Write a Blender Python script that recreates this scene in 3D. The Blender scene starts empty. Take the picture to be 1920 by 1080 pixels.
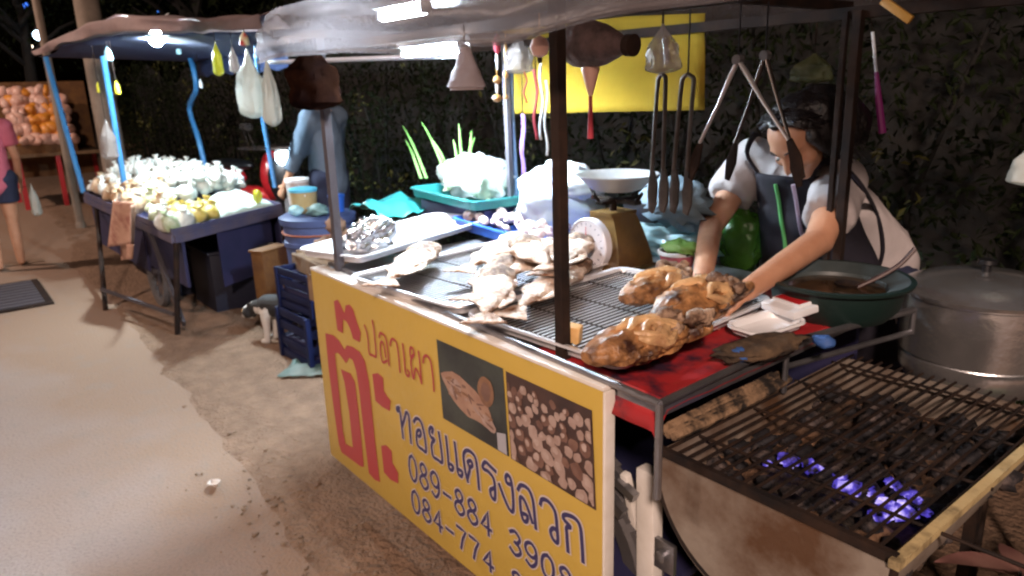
import bpy, bmesh, math, random
from mathutils import Vector, Matrix, Euler, noise, geometry
random.seed(7)
S = bpy.context.scene
COL = S.collection
# ------------------------------------------------------------------ camera, sky, lights
F_PX, CAM_H = 1350.0, 1.5
PITCH, ROLL, YAW = math.radians(15.8), math.radians(1.8), math.radians(38.5)
fw = Vector((-math.cos(YAW)*math.cos(PITCH), math.sin(YAW)*math.cos(PITCH), -math.sin(PITCH)))
rt0 = fw.cross(Vector((0, 0, 1))).normalized(); up0 = rt0.cross(fw)
CR = math.cos(ROLL)*rt0 - math.sin(ROLL)*up0
CU = math.sin(ROLL)*rt0 + math.cos(ROLL)*up0
CP = Vector((0, 0, CAM_H))
cd = bpy.data.cameras.new('camera'); cam = bpy.data.objects.new('camera', cd); COL.objects.link(cam)
cd.sensor_width = 36; cd.lens = F_PX/1920*36; cd.clip_start = .02; cd.clip_end = 400
cam.matrix_world = Matrix(((CR.x, CU.x, -fw.x, 0), (CR.y, CU.y, -fw.y, 0), (CR.z, CU.z, -fw.z, CAM_H), (0, 0, 0, 1)))
cd.dof.use_dof = True; cd.dof.focus_distance = 1.2; cd.dof.aperture_fstop = 7.0
S.camera = cam
W = bpy.data.worlds.new('World'); S.world = W; W.use_nodes = True
wn = W.node_tree.nodes; bg = wn['Background']
sky = wn.new('ShaderNodeTexSky'); sky.sky_type = 'NISHITA'; sky.sun_disc = False
sky.sun_elevation = math.radians(-6); sky.sun_rotation = math.radians(200)
W.node_tree.links.new(sky.outputs[0], bg.inputs[0]); bg.inputs[1].default_value = .14
S.view_settings.view_transform = 'Standard'; S.view_settings.look = 'None'
S.view_settings.exposure = .32; S.view_settings.gamma = 1
S.cycles.filter_width = 2.2
S.cycles.use_denoising = True
S.cycles.sample_clamp_indirect = 6

def lamp(name, loc, power, col, r):
    l = bpy.data.lights.new(name, 'POINT'); l.energy = power; l.color = col; l.shadow_soft_size = r
    o = bpy.data.objects.new(name, l); o.location = loc; COL.objects.link(o); return o
lamp('sodium_street_light', (3.0, -3.0, 4.5), 1800, (1, .73, .60), .3)
lamp('sodium_street_light', (-10.5, -4.2, 6.2), 1700, (1, .73, .60), .16)

# ------------------------------------------------------------------ pixel to point
def ray(px, py): return CR*((px-960)/F_PX) + CU*((540-py)/F_PX) + fw
def OZ(px, py, z): d = ray(px, py); return CP + d*((z-CAM_H)/d.z)
def OY(px, py, y): d = ray(px, py); return CP + d*(y/d.y)
def OX(px, py, x): d = ray(px, py); return CP + d*(x/d.x)

# ------------------------------------------------------------------ mesh helper
def rotm(rx=0, ry=0, rz=0): return Euler((rx, ry, rz)).to_matrix()
def V(*a): return Vector(a)
class MB:
    def __init__(s): s.v = []; s.f = []; s.m = []; s.mi = 0; s.hard = 0; s.soft = 0
    def add(s, vs, fs):
        o = len(s.v); s.v += [Vector(p) for p in vs]
        for f in fs: s.f.append([i+o for i in f]); s.m.append(s.mi)
        return s
    def box(s, c, sz, R=None, top=(1, 1)):
        s.hard = 1; c = Vector(c); x, y, z = [k/2 for k in sz]; a, b = top
        p = [(-x, -y, -z), (x, -y, -z), (x, y, -z), (-x, y, -z), (-x*a, -y*b, z), (x*a, -y*b, z), (x*a, y*b, z), (-x*a, y*b, z)]
        p = [c+(R @ Vector(q) if R else Vector(q)) for q in p]
        return s.add(p, [(3, 2, 1, 0), (4, 5, 6, 7), (0, 1, 5, 4), (1, 2, 6, 5), (2, 3, 7, 6), (3, 0, 4, 7)])
    def bar(s, a, b, w, h):
        a, b = Vector(a), Vector(b); d = b-a
        q = d.to_track_quat('X', 'Z').to_matrix()
        return s.box((a+b)/2, (d.length, w, h), q)
    def tube(s, path, r, n=8, flat=1.0, ref=None):
        P = [Vector(p) for p in path]; k = len(P)
        rr = r if isinstance(r, (list, tuple)) else [r]*k
        t0 = (P[1]-P[0]).normalized()
        u = Vector(ref) if ref else (Vector((0, 0, 1)) if abs(t0.z) < .9 else Vector((1, 0, 0)))
        vs, fs = [], []
        for i in range(k):
            t = (P[min(i+1, k-1)]-P[max(i-1, 0)]).normalized()
            u = (u-t*u.dot(t)); u = u.normalized() if u.length > 1e-6 else t.orthogonal().normalized()
            w = t.cross(u)
            for j in range(n):
                a = 2*math.pi*j/n
                vs.append(P[i]+(w*math.cos(a)+u*math.sin(a)*flat)*rr[i])
        for i in range(k-1):
            for j in range(n):
                fs.append((i*n+j, i*n+(j+1) % n, (i+1)*n+(j+1) % n, (i+1)*n+j))
        fs.append(tuple(range(n-1, -1, -1))); fs.append(tuple((k-1)*n+j for j in range(n)))
        return s.add(vs, fs)
    def cap(s, a, ra, b, rb, n=12, flat=1.0, ref=None):
        a, b = Vector(a), Vector(b); d = (b-a); L = d.length
        d = d/L if L > 1e-6 else Vector((0, 0, 1))
        path, rr = [], []
        for k in (-88, -65, -40, -15): an = math.radians(k); path.append(a+d*ra*math.sin(an)); rr.append(ra*math.cos(an))
        path.append((a+b)/2); rr.append((ra+rb)/2)
        for k in (15, 40, 65, 88): an = math.radians(k); path.append(b+d*rb*math.sin(an)); rr.append(rb*math.cos(an))
        return s.tube(path, rr, n, flat, ref)
    def chain(s, pts, rs, n=12, flat=1.0, ref=None):
        for i in range(len(pts)-1): s.cap(pts[i], rs[i], pts[i+1], rs[i+1], n, flat, ref)
        return s
    def lathe(s, prof, c=(0, 0, 0), n=24, R=None, sx=1, sy=1, open_=False):
        c = Vector(c); vs, fs = [], []
        for r, z in prof:
            for j in range(n):
                a = 2*math.pi*j/n; p = Vector((r*math.cos(a)*sx, r*math.sin(a)*sy, z))
                vs.append(c+(R @ p if R else p))
        k = len(prof)
        for i in range(k-1):
            for j in range(n): fs.append((i*n+j, i*n+(j+1) % n, (i+1)*n+(j+1) % n, (i+1)*n+j))
        if not open_ and tuple(prof[0]) != tuple(prof[-1]): fs.append(tuple(range(n-1, -1, -1))); fs.append(tuple((k-1)*n+j for j in range(n)))
        return s.add(vs, fs)
    def blob(s, c, r, amp=0., fr=6., seed=0, n=14, m=10, R=None):
        s.soft = 1; c = Vector(c); vs, fs = [], []; off = Vector((seed*3.7, seed*1.3, seed*2.1))
        def pt(d):
            k = 1+amp*noise.noise(d*fr*.5+off)+amp*.5*noise.noise(d*fr+off)
            p = Vector((d.x*r[0], d.y*r[1], d.z*r[2]))*k
            return c+(R @ p if R else p)
        vs.append(pt(Vector((0, 0, -1))))
        for i in range(1, m):
            a = -math.pi/2+math.pi*i/m
            for j in range(n):
                b = 2*math.pi*j/n
                vs.append(pt(Vector((math.cos(a)*math.cos(b), math.cos(a)*math.sin(b), math.sin(a)))))
        vs.append(pt(Vector((0, 0, 1))))
        for j in range(n):
            fs.append((0, 1+(j+1) % n, 1+j)); fs.append((len(vs)-1, 1+(m-2)*n+j, 1+(m-2)*n+(j+1) % n))
        for i in range(m-2):
            for j in range(n):
                q = 1+i*n
                fs.append((q+j, q+(j+1) % n, q+n+(j+1) % n, q+n+j))
        return s.add(vs, fs)
    def grid(s, fn, nu, nv, close_u=False):
        vs = [fn(i/nu, j/nv) for j in range(nv+1) for i in range(nu+1)]
        fs = [(j*(nu+1)+i, j*(nu+1)+i+1, (j+1)*(nu+1)+i+1, (j+1)*(nu+1)+i) for j in range(nv) for i in range(nu)]
        return s.add(vs, fs)
    def prism(s, pts, ax, depth):
        # pts: outline points in 3D, extruded along ax by depth
        P = [Vector(p) for p in pts]; n = len(P); ax = Vector(ax)*depth
        tri = geometry.tessellate_polygon([P])
        s.add(P+[p+ax for p in P], [tuple(t) for t in tri]+[tuple(k+n for k in reversed(t)) for t in tri] +
              [(i, (i+1) % n, (i+1) % n+n, i+n) for i in range(n)])
        return s
    def mesh(s, name):
        me = bpy.data.meshes.new(name); me.from_pydata([tuple(p) for p in s.v], [], s.f)
        me.polygons.foreach_set('material_index', s.m); me.update(); return me
    def build(s, name, mats, parent=None, smooth=True, bevel=0, solid=0, fix=True, mesh=None):
        me = mesh or s.mesh(name)
        o = bpy.data.objects.new(name, me); COL.objects.link(o)
        off = Vector((0, 0, 0))
        if parent:
            p = parent
            while p: off += p.location; p = p.parent
            me.transform(Matrix.Translation(-off)); o.parent = parent
        elif fix and len(me.vertices):
            # origin at the base centre
            xs = [v.co for v in me.vertices]
            lo = Vector([min(c[k] for c in xs) for k in range(3)]); hi = Vector([max(c[k] for c in xs) for k in range(3)])
            c = Vector(((lo.x+hi.x)/2, (lo.y+hi.y)/2, lo.z)); me.transform(Matrix.Translation(-c)); o.location = c
        if fix:
            b = bmesh.new(); b.from_mesh(me); bmesh.ops.recalc_face_normals(b, faces=b.faces)
            if bevel:
                ed = [e for e in b.edges if len(e.link_faces) == 2 and e.calc_face_angle(0) > .6]
                bmesh.ops.bevel(b, geom=ed, offset=bevel, segments=2, affect='EDGES', profile=.6)
            b.to_mesh(me); b.free()
        for m in (mats if isinstance(mats, (list, tuple)) else [mats]): me.materials.append(m)
        if smooth and not (s.soft and not s.hard) and mesh is None: me.set_sharp_from_angle(angle=math.radians(42))
        me.polygons.foreach_set('use_smooth', [bool(smooth)]*len(me.polygons))
        if solid: q = o.modifiers.new('Solidify', 'SOLIDIFY'); q.thickness = solid; q.offset = 0
        return o
def remesh(mb, voxel, it=3, name='body'):
    me = mb.mesh('tmp'); o = bpy.data.objects.new('tmp', me); COL.objects.link(o)
    r = o.modifiers.new('r', 'REMESH'); r.mode = 'VOXEL'; r.voxel_size = voxel
    if it: sm = o.modifiers.new('s', 'SMOOTH'); sm.factor = .5; sm.iterations = it
    dg = bpy.context.evaluated_depsgraph_get()
    out = bpy.data.meshes.new_from_object(o.evaluated_get(dg)); out.name = name
    bpy.data.objects.remove(o); bpy.data.meshes.remove(me); return out
def tag(o, label, cat, group=None, kind=None):
    if label: o['label'] = label
    if cat: o['category'] = cat
    if group: o['group'] = group
    if kind: o['kind'] = kind
    return o
def thing(name, label, cat, loc=(0, 0, 0), group=None):
    o = bpy.data.objects.new(name, None); COL.objects.link(o); o.location = loc; o.empty_display_size = .1
    return tag(o, label, cat, group)
def copy_tree(o, parent=None):
    c = o.copy(); COL.objects.link(c)
    if parent: c.parent = parent
    for ch in list(o.children): copy_tree(ch, c)
    return c
def catmull(pts, k=5):
    P = [Vector(p) for p in pts]; out = []
    for i in range(len(P)-1):
        a, b, c, d = P[max(i-1, 0)], P[i], P[i+1], P[min(i+2, len(P)-1)]
        for j in range(k):
            t = j/k
            out.append(.5*((2*b)+(c-a)*t+(2*a-5*b+4*c-d)*t*t+(3*b-a-3*c+d)*t**3))
    out.append(P[-1]); return out

# ------------------------------------------------------------------ materials
def mat(name, c, rough=.6, metal=0, c2=None, ns=8, sharp=.3, bump=0, bs=40, alpha=1, trans=0, emit=None, es=0, spec=.5, sss=0, coat=0, wave=None, thr=.5):
    m = bpy.data.materials.new(name); m.use_nodes = True; nt = m.node_tree; N = nt.nodes; L = nt.links
    p = N['Principled BSDF']
    def I(k): return p.inputs[k]
    I('Base Color').default_value = (*c, 1); I('Roughness').default_value = rough; I('Metallic').default_value = metal
    I('Specular IOR Level').default_value = spec; I('Alpha').default_value = alpha; I('Transmission Weight').default_value = trans
    I('Coat Weight').default_value = coat
    if sss: I('Subsurface Weight').default_value = sss; I('Subsurface Radius').default_value = (.02, .01, .006)
    tc = N.new('ShaderNodeTexCoord')
    if c2:
        n = N.new('ShaderNodeTexNoise'); n.inputs['Scale'].default_value = ns; n.inputs['Detail'].default_value = 6; n.inputs['Roughness'].default_value = .62
        L.new(tc.outputs['Object'], n.inputs['Vector'])
        r = N.new('ShaderNodeValToRGB'); r.color_ramp.elements[0].position = max(0, thr-sharp/2); r.color_ramp.elements[1].position = min(1, thr+sharp/2)
        r.color_ramp.elements[0].color = (*c, 1); r.color_ramp.elements[1].color = (*c2, 1)
        L.new(n.outputs['Fac'], r.inputs[0]); L.new(r.outputs[0], I('Base Color'))
    if bump:
        n2 = N.new('ShaderNodeTexNoise'); n2.inputs['Scale'].default_value = bs; n2.inputs['Detail'].default_value = 5
        L.new(tc.outputs['Object'], n2.inputs['Vector'])
        b = N.new('ShaderNodeBump'); b.inputs['Strength'].default_value = 1; b.inputs['Distance'].default_value = bump
        L.new(n2.outputs['Fac'], b.inputs['Height']); L.new(b.outputs[0], I('Normal'))
    if emit: I('Emission Color').default_value = (*emit, 1); I('Emission Strength').default_value = es
    return m
def film(name, c, alpha, rough=.22, bump=.01, bs=25):
    # thin plastic: see-through mixed with a glossy, light-passing skin
    m = bpy.data.materials.new(name); m.use_nodes = True; nt = m.node_tree; N = nt.nodes; L = nt.links
    p = N['Principled BSDF']; p.inputs['Base Color'].default_value = (*c, 1); p.inputs['Roughness'].default_value = rough
    tl = N.new('ShaderNodeBsdfTranslucent'); tl.inputs[0].default_value = (*c, 1)
    tr = N.new('ShaderNodeBsdfTransparent')
    m1 = N.new('ShaderNodeMixShader'); m1.inputs[0].default_value = .4
    L.new(p.outputs[0], m1.inputs[1]); L.new(tl.outputs[0], m1.inputs[2])
    m2 = N.new('ShaderNodeMixShader'); m2.inputs[0].default_value = alpha
    L.new(tr.outputs[0], m2.inputs[1]); L.new(m1.outputs[0], m2.inputs[2])
    L.new(m2.outputs[0], N['Material Output'].inputs[0])
    tc = N.new('ShaderNodeTexCoord'); n2 = N.new('ShaderNodeTexNoise'); n2.inputs['Scale'].default_value = bs; n2.inputs['Detail'].default_value = 3
    b = N.new('ShaderNodeBump'); b.inputs['Distance'].default_value = bump
    L.new(tc.outputs['Object'], n2.inputs['Vector']); L.new(n2.outputs['Fac'], b.inputs['Height']); L.new(b.outputs[0], p.inputs['Normal'])
    return m
M = {}
def road_mat():
    # worn concrete with sand drifted over its ragged edge
    m = mat('concrete', (.235, .195, .182), .85, c2=(.325, .275, .255), ns=1.3, sharp=.55, bump=.006, bs=85); nt = m.node_tree; N = nt.nodes; L = nt.links
    p = N['Principled BSDF']; src = p.inputs['Base Color'].links[0].from_socket
    tc = N.new('ShaderNodeTexCoord'); sx = N.new('ShaderNodeSeparateXYZ'); L.new(tc.outputs['Object'], sx.inputs[0])
    n = N.new('ShaderNodeTexNoise'); n.inputs['Scale'].default_value = 2.6; n.inputs['Detail'].default_value = 7; L.new(tc.outputs['Object'], n.inputs['Vector'])
    a = N.new('ShaderNodeMath'); a.operation = 'MULTIPLY_ADD'; L.new(n.outputs['Fac'], a.inputs[0]); a.inputs[1].default_value = 1.3; L.new(sx.outputs['Y'], a.inputs[2])
    x2 = N.new('ShaderNodeMath'); x2.operation = 'MULTIPLY_ADD'; L.new(sx.outputs['X'], x2.inputs[0]); x2.inputs[1].default_value = -.16; L.new(a.outputs[0], x2.inputs[2])
    r = N.new('ShaderNodeMapRange'); L.new(x2.outputs[0], r.inputs[0]); r.inputs[1].default_value = .8; r.inputs[2].default_value = 1.8
    mx = N.new('ShaderNodeMix'); mx.data_type = 'RGBA'; L.new(r.outputs[0], mx.inputs[0]); L.new(src, mx.inputs[6]); mx.inputs[7].default_value = (.23, .148, .098, 1)
    # small stains and trodden marks
    n3 = N.new('ShaderNodeTexNoise'); n3.inputs['Scale'].default_value = 7; n3.inputs['Detail'].default_value = 8; L.new(tc.outputs['Object'], n3.inputs['Vector'])
    r3 = N.new('ShaderNodeMapRange'); L.new(n3.outputs['Fac'], r3.inputs[0]); r3.inputs[1].default_value = .55; r3.inputs[2].default_value = .75; r3.inputs[4].default_value = .45
    m3 = N.new('ShaderNodeMix'); m3.data_type = 'RGBA'; L.new(r3.outputs[0], m3.inputs[0]); L.new(mx.outputs[2], m3.inputs[6]); m3.inputs[7].default_value = (.2, .165, .14, 1)
    n4 = N.new('ShaderNodeTexNoise'); n4.inputs['Scale'].default_value = 75; n4.inputs['Detail'].default_value = 4; L.new(tc.outputs['Object'], n4.inputs['Vector'])
    r4 = N.new('ShaderNodeMapRange'); L.new(n4.outputs['Fac'], r4.inputs[0]); r4.inputs[1].default_value = .5; r4.inputs[2].default_value = .68; r4.inputs[4].default_value = .5
    m4 = N.new('ShaderNodeMix'); m4.data_type = 'RGBA'; L.new(r4.outputs[0], m4.inputs[0]); L.new(m3.outputs[2], m4.inputs[6]); m4.inputs[7].default_value = (.17, .135, .115, 1)
    L.new(m4.outputs[2], p.inputs['Base Color']); return m
M['concrete'] = road_mat()
M['dirt'] = mat('dirt', (.13, .078, .047), .95, c2=(.27, .17, .11), ns=9, sharp=.6, bump=.03, bs=45)
M['gravel'] = mat('gravel', (.13, .085, .055), .9, c2=(.22, .15, .1), ns=30, sharp=.4)
M['vinyl'] = mat('yellow_vinyl', (.47, .325, .06), .42, c2=(.53, .37, .075), ns=5, sharp=.6, bump=.007, bs=7)
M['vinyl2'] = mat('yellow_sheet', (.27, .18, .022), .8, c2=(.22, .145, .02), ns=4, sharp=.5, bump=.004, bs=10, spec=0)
M['red_ink'] = mat('red_ink', (.37, .05, .055), .5)
M['blue_ink'] = mat('navy_ink', (.035, .03, .11), .5)
M['halo_ink'] = mat('pale_ink', (.55, .48, .45), .5)
M['white_paint'] = mat('white_paint', (.75, .73, .7), .45, c2=(.6, .56, .5), ns=6, sharp=.3, bump=.001)
M['steel'] = mat('stainless_steel', (.62, .62, .64), .28, .95, c2=(.5, .5, .53), ns=9, bump=.0006, bs=90)
M['zinc'] = mat('galvanised_steel', (.36, .36, .38), .4, .9, c2=(.25, .25, .27), ns=14, bump=.001)
M['pot_steel'] = mat('dull_pot_steel', (.62, .62, .63), .22, .88, c2=(.5, .5, .51), ns=7, bump=.0008, bs=60)
_n = M['pot_steel'].node_tree; _p = _n.nodes['Principled BSDF']; _g = _n.nodes.new('ShaderNodeTangent'); _g.direction_type = 'RADIAL'; _g.axis = 'Z'
_n.links.new(_g.outputs[0], _p.inputs['Tangent']); _p.inputs['Anisotropic'].default_value = .85
M['tong_steel'] = mat('tong_steel', (.16, .14, .13), .4, .9, c2=(.08, .07, .065), ns=14)
M['alu'] = mat('aluminium_tray', (.8, .8, .82), .36, .45, c2=(.68, .68, .71), ns=10, bump=.0006, bs=60)
M['dark_metal'] = mat('dark_metal', (.012, .010, .010), .8, .0, c2=(.032, .019, .014), ns=12, sharp=.3, bump=.001, spec=.1)
M['rack_steel'] = mat('rack_steel', (.7, .7, .72), .3, .7)
M['grey_metal'] = mat('grey_painted_metal', (.06, .055, .066), .6, .0, c2=(.045, .04, .048), ns=8)
M['blue_metal'] = mat('blue_painted_metal', (.03, .15, .36), .4, .1, c2=(.05, .2, .42), ns=9, bump=.001)
M['navy'] = mat('navy_board', (.012, .016, .06), .7, c2=(.025, .022, .075), ns=5)
M['wood'] = mat('weathered_wood', (.22, .14, .075), .8, c2=(.09, .05, .025), ns=7, bump=.004, bs=30)
M['brown_wood'] = mat('brown_box_wood', (.16, .07, .015), .7, c2=(.09, .035, .01), ns=8, bump=.003)
M['bamboo'] = mat('pale_bamboo', (.46, .36, .18), .65, c2=(.06, .04, .022), ns=13, sharp=.2, bump=.003, thr=.58)
M['char'] = mat('charred_wood', (.014, .010, .008), .8, c2=(.26, .165, .095), ns=17, sharp=.16, bump=.01, bs=40, thr=.53)
M['ash'] = mat('ash_bed', (.02, .014, .01), .9, c2=(.17, .092, .05), ns=7, sharp=.2, bump=.03, bs=25, thr=.54)
M['coal'] = mat('charcoal', (.012, .011, .014), .8, c2=(.12, .09, .08), ns=20, sharp=.2, bump=.01, thr=.6)
M['ember'] = mat('glowing_ember', (.02, .015, .02), .85, bump=.008, bs=30)
_n = M['ember'].node_tree; _p = _n.nodes['Principled BSDF']; _t = _n.nodes.new('ShaderNodeTexNoise'); _t.inputs['Scale'].default_value = 34; _t.inputs['Detail'].default_value = 4
_c = _n.nodes.new('ShaderNodeTexCoord'); _n.links.new(_c.outputs['Object'], _t.inputs['Vector'])
_r = _n.nodes.new('ShaderNodeValToRGB'); _r.color_ramp.elements[0].position = .42; _r.color_ramp.elements[0].color = (0, 0, 0, 1); _r.color_ramp.elements[1].position = .7; _r.color_ramp.elements[1].color = (.62, .5, 1, 1)
_e = _r.color_ramp.elements.new(.55); _e.color = (.06, .04, .36, 1)
_n.links.new(_t.outputs['Fac'], _r.inputs[0]); _n.links.new(_r.outputs[0], _p.inputs['Emission Color']); _p.inputs['Emission Strength'].default_value = 1.3
M['drum'] = mat('rusty_drum', (.235, .20, .165), .6, .1, c2=(.085, .042, .02), ns=3.6, sharp=.22, bump=.005, bs=16, thr=.53)
M['soot'] = mat('sooty_iron', (.008, .006, .006), .75, .1, c2=(.03, .016, .010), ns=16, bump=.002, spec=.25)
M['red_cloth'] = mat('red_oilcloth', (.36, .022, .026), .4, c2=(.03, .014, .03), ns=9, sharp=.14, bump=.004, bs=14, thr=.58)
M['blue_plastic'] = mat('blue_plastic', (.02, .09, .42), .35, c2=(.03, .12, .5), ns=5)
M['teal_plastic'] = mat('teal_plastic', (.015, .15, .15), .4, c2=(.02, .19, .18), ns=5)
M['teal_ground'] = mat('dusty_teal_plastic', (.05, .10, .085), .6, c2=(.10, .11, .09), ns=6)
M['bin_plastic'] = mat('dusty_blue_plastic', (.045, .07, .17), .5, c2=(.06, .085, .2), ns=5, bump=.001)
M['crate_plastic'] = mat('dark_blue_plastic', (.004, .008, .04), .6, spec=.2)
M['white_plastic'] = mat('white_plastic', (.78, .8, .82), .35, c2=(.7, .72, .75), ns=5)
M['foil'] = mat('aluminium_foil', (.82, .82, .83), .16, 1.0, bump=.02, bs=24)
M['salt'] = mat('salt_crust', (.78, .65, .54), .85, c2=(.24, .11, .05), ns=15, sharp=.24, bump=.018, bs=55, thr=.56)
M['salt_char'] = mat('charred_salt_skin', (.09, .045, .025), .8, c2=(.6, .42, .29), ns=22, sharp=.3, bump=.014, bs=60, thr=.56)
M['grilled'] = mat('grilled_skin', (.45, .22, .085), .42, c2=(.035, .013, .008), ns=15, sharp=.24, bump=.016, bs=30, thr=.52)
M['grilled_pale'] = mat('grilled_flesh', (.62, .40, .2), .4, c2=(.2, .08, .035), ns=14, sharp=.3, bump=.01, bs=34, thr=.56)
M['tofu'] = mat('golden_tofu', (.6, .33, .1), .6, c2=(.7, .45, .2), ns=20, bump=.003)
M['skin'] = mat('skin', (.52, .275, .17), .5, c2=(.45, .225, .135), ns=12, sss=.06)
M['skin_face'] = mat('skin_face', (.34, .165, .10), .5, c2=(.28, .13, .08), ns=14, sss=.05)
M['hair'] = mat('black_hair', (.006, .005, .006), .35, c2=(.014, .011, .012), ns=40, bump=.006, bs=70)
M['shirt'] = mat('white_grey_shirt', (.50, .46, .46), .85, c2=(.38, .34, .34), ns=4, bump=.006, bs=16)
M['apron'] = mat('dark_apron', (.004, .003, .008), .9, c2=(.008, .006, .014), ns=6, bump=.006, bs=14)
M['lilac'] = mat('lilac_trim', (.5, .4, .52), .7)
M['green_trim'] = mat('green_trim', (.1, .4, .12), .6)
M['denim'] = mat('dark_denim', (.012, .016, .04), .85, c2=(.02, .025, .06), ns=9)
M['vshirt'] = mat('slate_shirt', (.14, .19, .26), .85, c2=(.10, .14, .2), ns=4, bump=.008, bs=12)
M['pink_shirt'] = mat('pink_shirt', (.50, .12, .17), .85, c2=(.42, .09, .13), ns=4, bump=.006, bs=14)
M['bag'] = film('white_carrier_film', (.78, .85, .82), .86)
M['clear'] = film('clear_bag_film', (.85, .88, .9), .42, .12, .02, 14)
M['clear_blue'] = film('pale_blue_film', (.5, .8, .88), .7, .18, .02, 14)
M['green_film'] = film('green_bag_film', (.07, .2, .03), .8, .25, .02, 14)
M['awn'] = film('tarp_film', (.18, .16, .165), .52, .42, .008, 26)
M['smoke_film'] = film('grubby_clear_film', (.34, .29, .27), .6, .2, .02, 18)
M['olive_film'] = film('olive_bag_film', (.16, .17, .07), .7, .4)
M['yellow_film'] = film('yellow_bag_film', (.55, .55, .05), .8)
M['brown_bag'] = mat('brown_leaf_bundle', (.014, .0055, .003), .9, c2=(.004, .002, .002), ns=9, bump=.012, bs=14, spec=.0)
M['leaf_green'] = mat('spring_onion_leaf', (.10, .26, .05), .5, c2=(.2, .36, .1), ns=6)
M['lettuce'] = mat('lettuce', (.52, .66, .34), .6, c2=(.75, .8, .62), ns=7, bump=.01, bs=16)
M['shell'] = mat('cockle_shell', (.45, .3, .26), .6, c2=(.62, .5, .46), ns=20)
M['scale_body'] = mat('scale_olive_brown', (.20, .11, .025), .4, .2, c2=(.09, .05, .02), ns=6, bump=.002)
M['dial'] = mat('dial_enamel', (.72, .7, .74), .25)
M['basin'] = mat('dark_green_basin', (.004, .016, .014), .5, c2=(.007, .022, .019), ns=6)
M['basin_in'] = mat('grey_green_basin_lining', (.055, .07, .073), .5, c2=(.035, .048, .05), ns=8)
M['broth'] = mat('brown_broth', (.02, .012, .007), .12, c2=(.07, .04, .02), ns=22)
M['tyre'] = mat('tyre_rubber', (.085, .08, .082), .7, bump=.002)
M['wicker'] = mat('dark_wicker', (.035, .02, .018), .7, c2=(.11, .065, .06), ns=30, bump=.006, bs=60)
M['red_tassel'] = mat('red_tassel', (.36, .03, .05), .7)
M['bead'] = mat('amber_bead', (.6, .33, .1), .3, coat=.4)
M['peach'] = mat('peach_gourd', (.75, .45, .36), .4)
M['purple'] = mat('purple_cloth', (.10, .05, .16), .8)
M['magenta'] = mat('magenta_plastic', (.22, .02, .16), .4)
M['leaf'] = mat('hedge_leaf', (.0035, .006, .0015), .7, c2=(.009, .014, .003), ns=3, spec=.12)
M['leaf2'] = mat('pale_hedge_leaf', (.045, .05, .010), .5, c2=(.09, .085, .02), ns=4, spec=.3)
M['bark'] = mat('dark_bark', (.007, .006, .005), .9, bump=.01, bs=20)
M['pole_conc'] = mat('pole_concrete', (.24, .19, .15), .85, c2=(.17, .13, .1), ns=5, bump=.003)
M['dim_tube'] = mat('dimmer_tube', (.9, .95, 1), .3, emit=(.72, .87, 1), es=420)
M['tube'] = mat('fluorescent_tube', (.9, .95, 1), .3, emit=(.72, .87, 1), es=1900)
M['lampglow'] = mat('lit_lamp', (.9, .95, 1), .3, emit=(.7, .88, 1), es=40)
M['farglow'] = mat('far_lamp', (.9, .95, 1), .3, emit=(.55, .8, 1), es=14)
M['fur_black'] = mat('black_fur', (.008, .008, .009), .7, bump=.003, bs=90)
M['fur_white'] = mat('white_fur', (.55, .53, .5), .8, bump=.003, bs=90)
M['red_paint'] = mat('red_paint', (.42, .015, .02), .3, coat=.5)
M['black_plastic'] = mat('black_plastic', (.01, .01, .012), .4)
M['towel'] = mat('peach_towel', (.55, .33, .24), .9, c2=(.30, .10, .08), ns=7, sharp=.2, bump=.01, bs=40, thr=.6)
M['potato'] = mat('brown_skin_root', (.22, .125, .075), .8, c2=(.15, .08, .05), ns=10, bump=.004)
M['brick'] = mat('dim_wall', (.05, .06, .08), .9, c2=(.035, .045, .06), ns=3)
M['fruit_o'] = mat('orange_fruit', (.6, .24, .03), .45, c2=(.5, .17, .02), ns=8)
M['fruit_p'] = mat('pinkish_bagged_fruit', (.5, .26, .2), .4, c2=(.6, .4, .33), ns=9)
M['food_w'] = mat('bagged_white_food', (.78, .8, .76), .22, c2=(.5, .53, .48), ns=14, sharp=.5, bump=.02, bs=22, coat=.6)
M['food_y'] = mat('bagged_yellow_food', (.62, .5, .1), .3, c2=(.5, .42, .16), ns=10, coat=.5, bump=.01)
M['food_g'] = mat('bagged_green_food', (.30, .4, .2), .3, c2=(.6, .64, .5), ns=10, coat=.5, bump=.01)
M['food_b'] = mat('bagged_brown_food', (.42, .24, .1), .3, c2=(.6, .5, .38), ns=12, coat=.5, bump=.01)
M['soil'] = mat('dark_soil', (.035, .022, .014), .95, c2=(.07, .045, .03), ns=5, bump=.02, bs=24)
M['litter'] = mat('dry_leaf', (.5, .42, .36), .8)

# ================================================================== SETTING
def struct(mb, name, m, smooth=False): o = mb.build(name, m, smooth=smooth, fix=False); o['kind'] = 'structure'; return o
def gz(x, y): return .02*noise.noise(V(x*.8, y*.8, 0))+.012*noise.noise(V(x*3, y*3, 5))
def redge(x): return .68+.05*math.sin(x*1.1)+.025*noise.noise(V(x*3, 0, 0))+max(0, (-x-4))*.05
g = MB()
def gfn(u, v):
    x = -34*(1-u)**1.6+10*u; y = .9+(v-.5)*abs(v-.5)*72
    e = y-redge(x)-.05*noise.noise(V(x*2.3, y*2.3, 7))-.03*noise.noise(V(x*9, y*9, 3)); k = min(1, max(0, (y-.75)/.5)); q = min(1, max(0, (e+.16)/.3))
    return (x, y, -.03+.036*q+gz(x, y)*k*1.0+.005*noise.noise(V(x*9, y*9, 1))*q+.011*abs(noise.noise(V(x*13, y*13, 8)))*q*min(1, max(0, (e-.02)/.25))*max(0, 1-abs(x+2.3)/2.5))
g.grid(gfn, 420, 420); g.grid(lambda u, v: (-160+320*u, -120+240*v, -.09), 4, 4)
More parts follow.
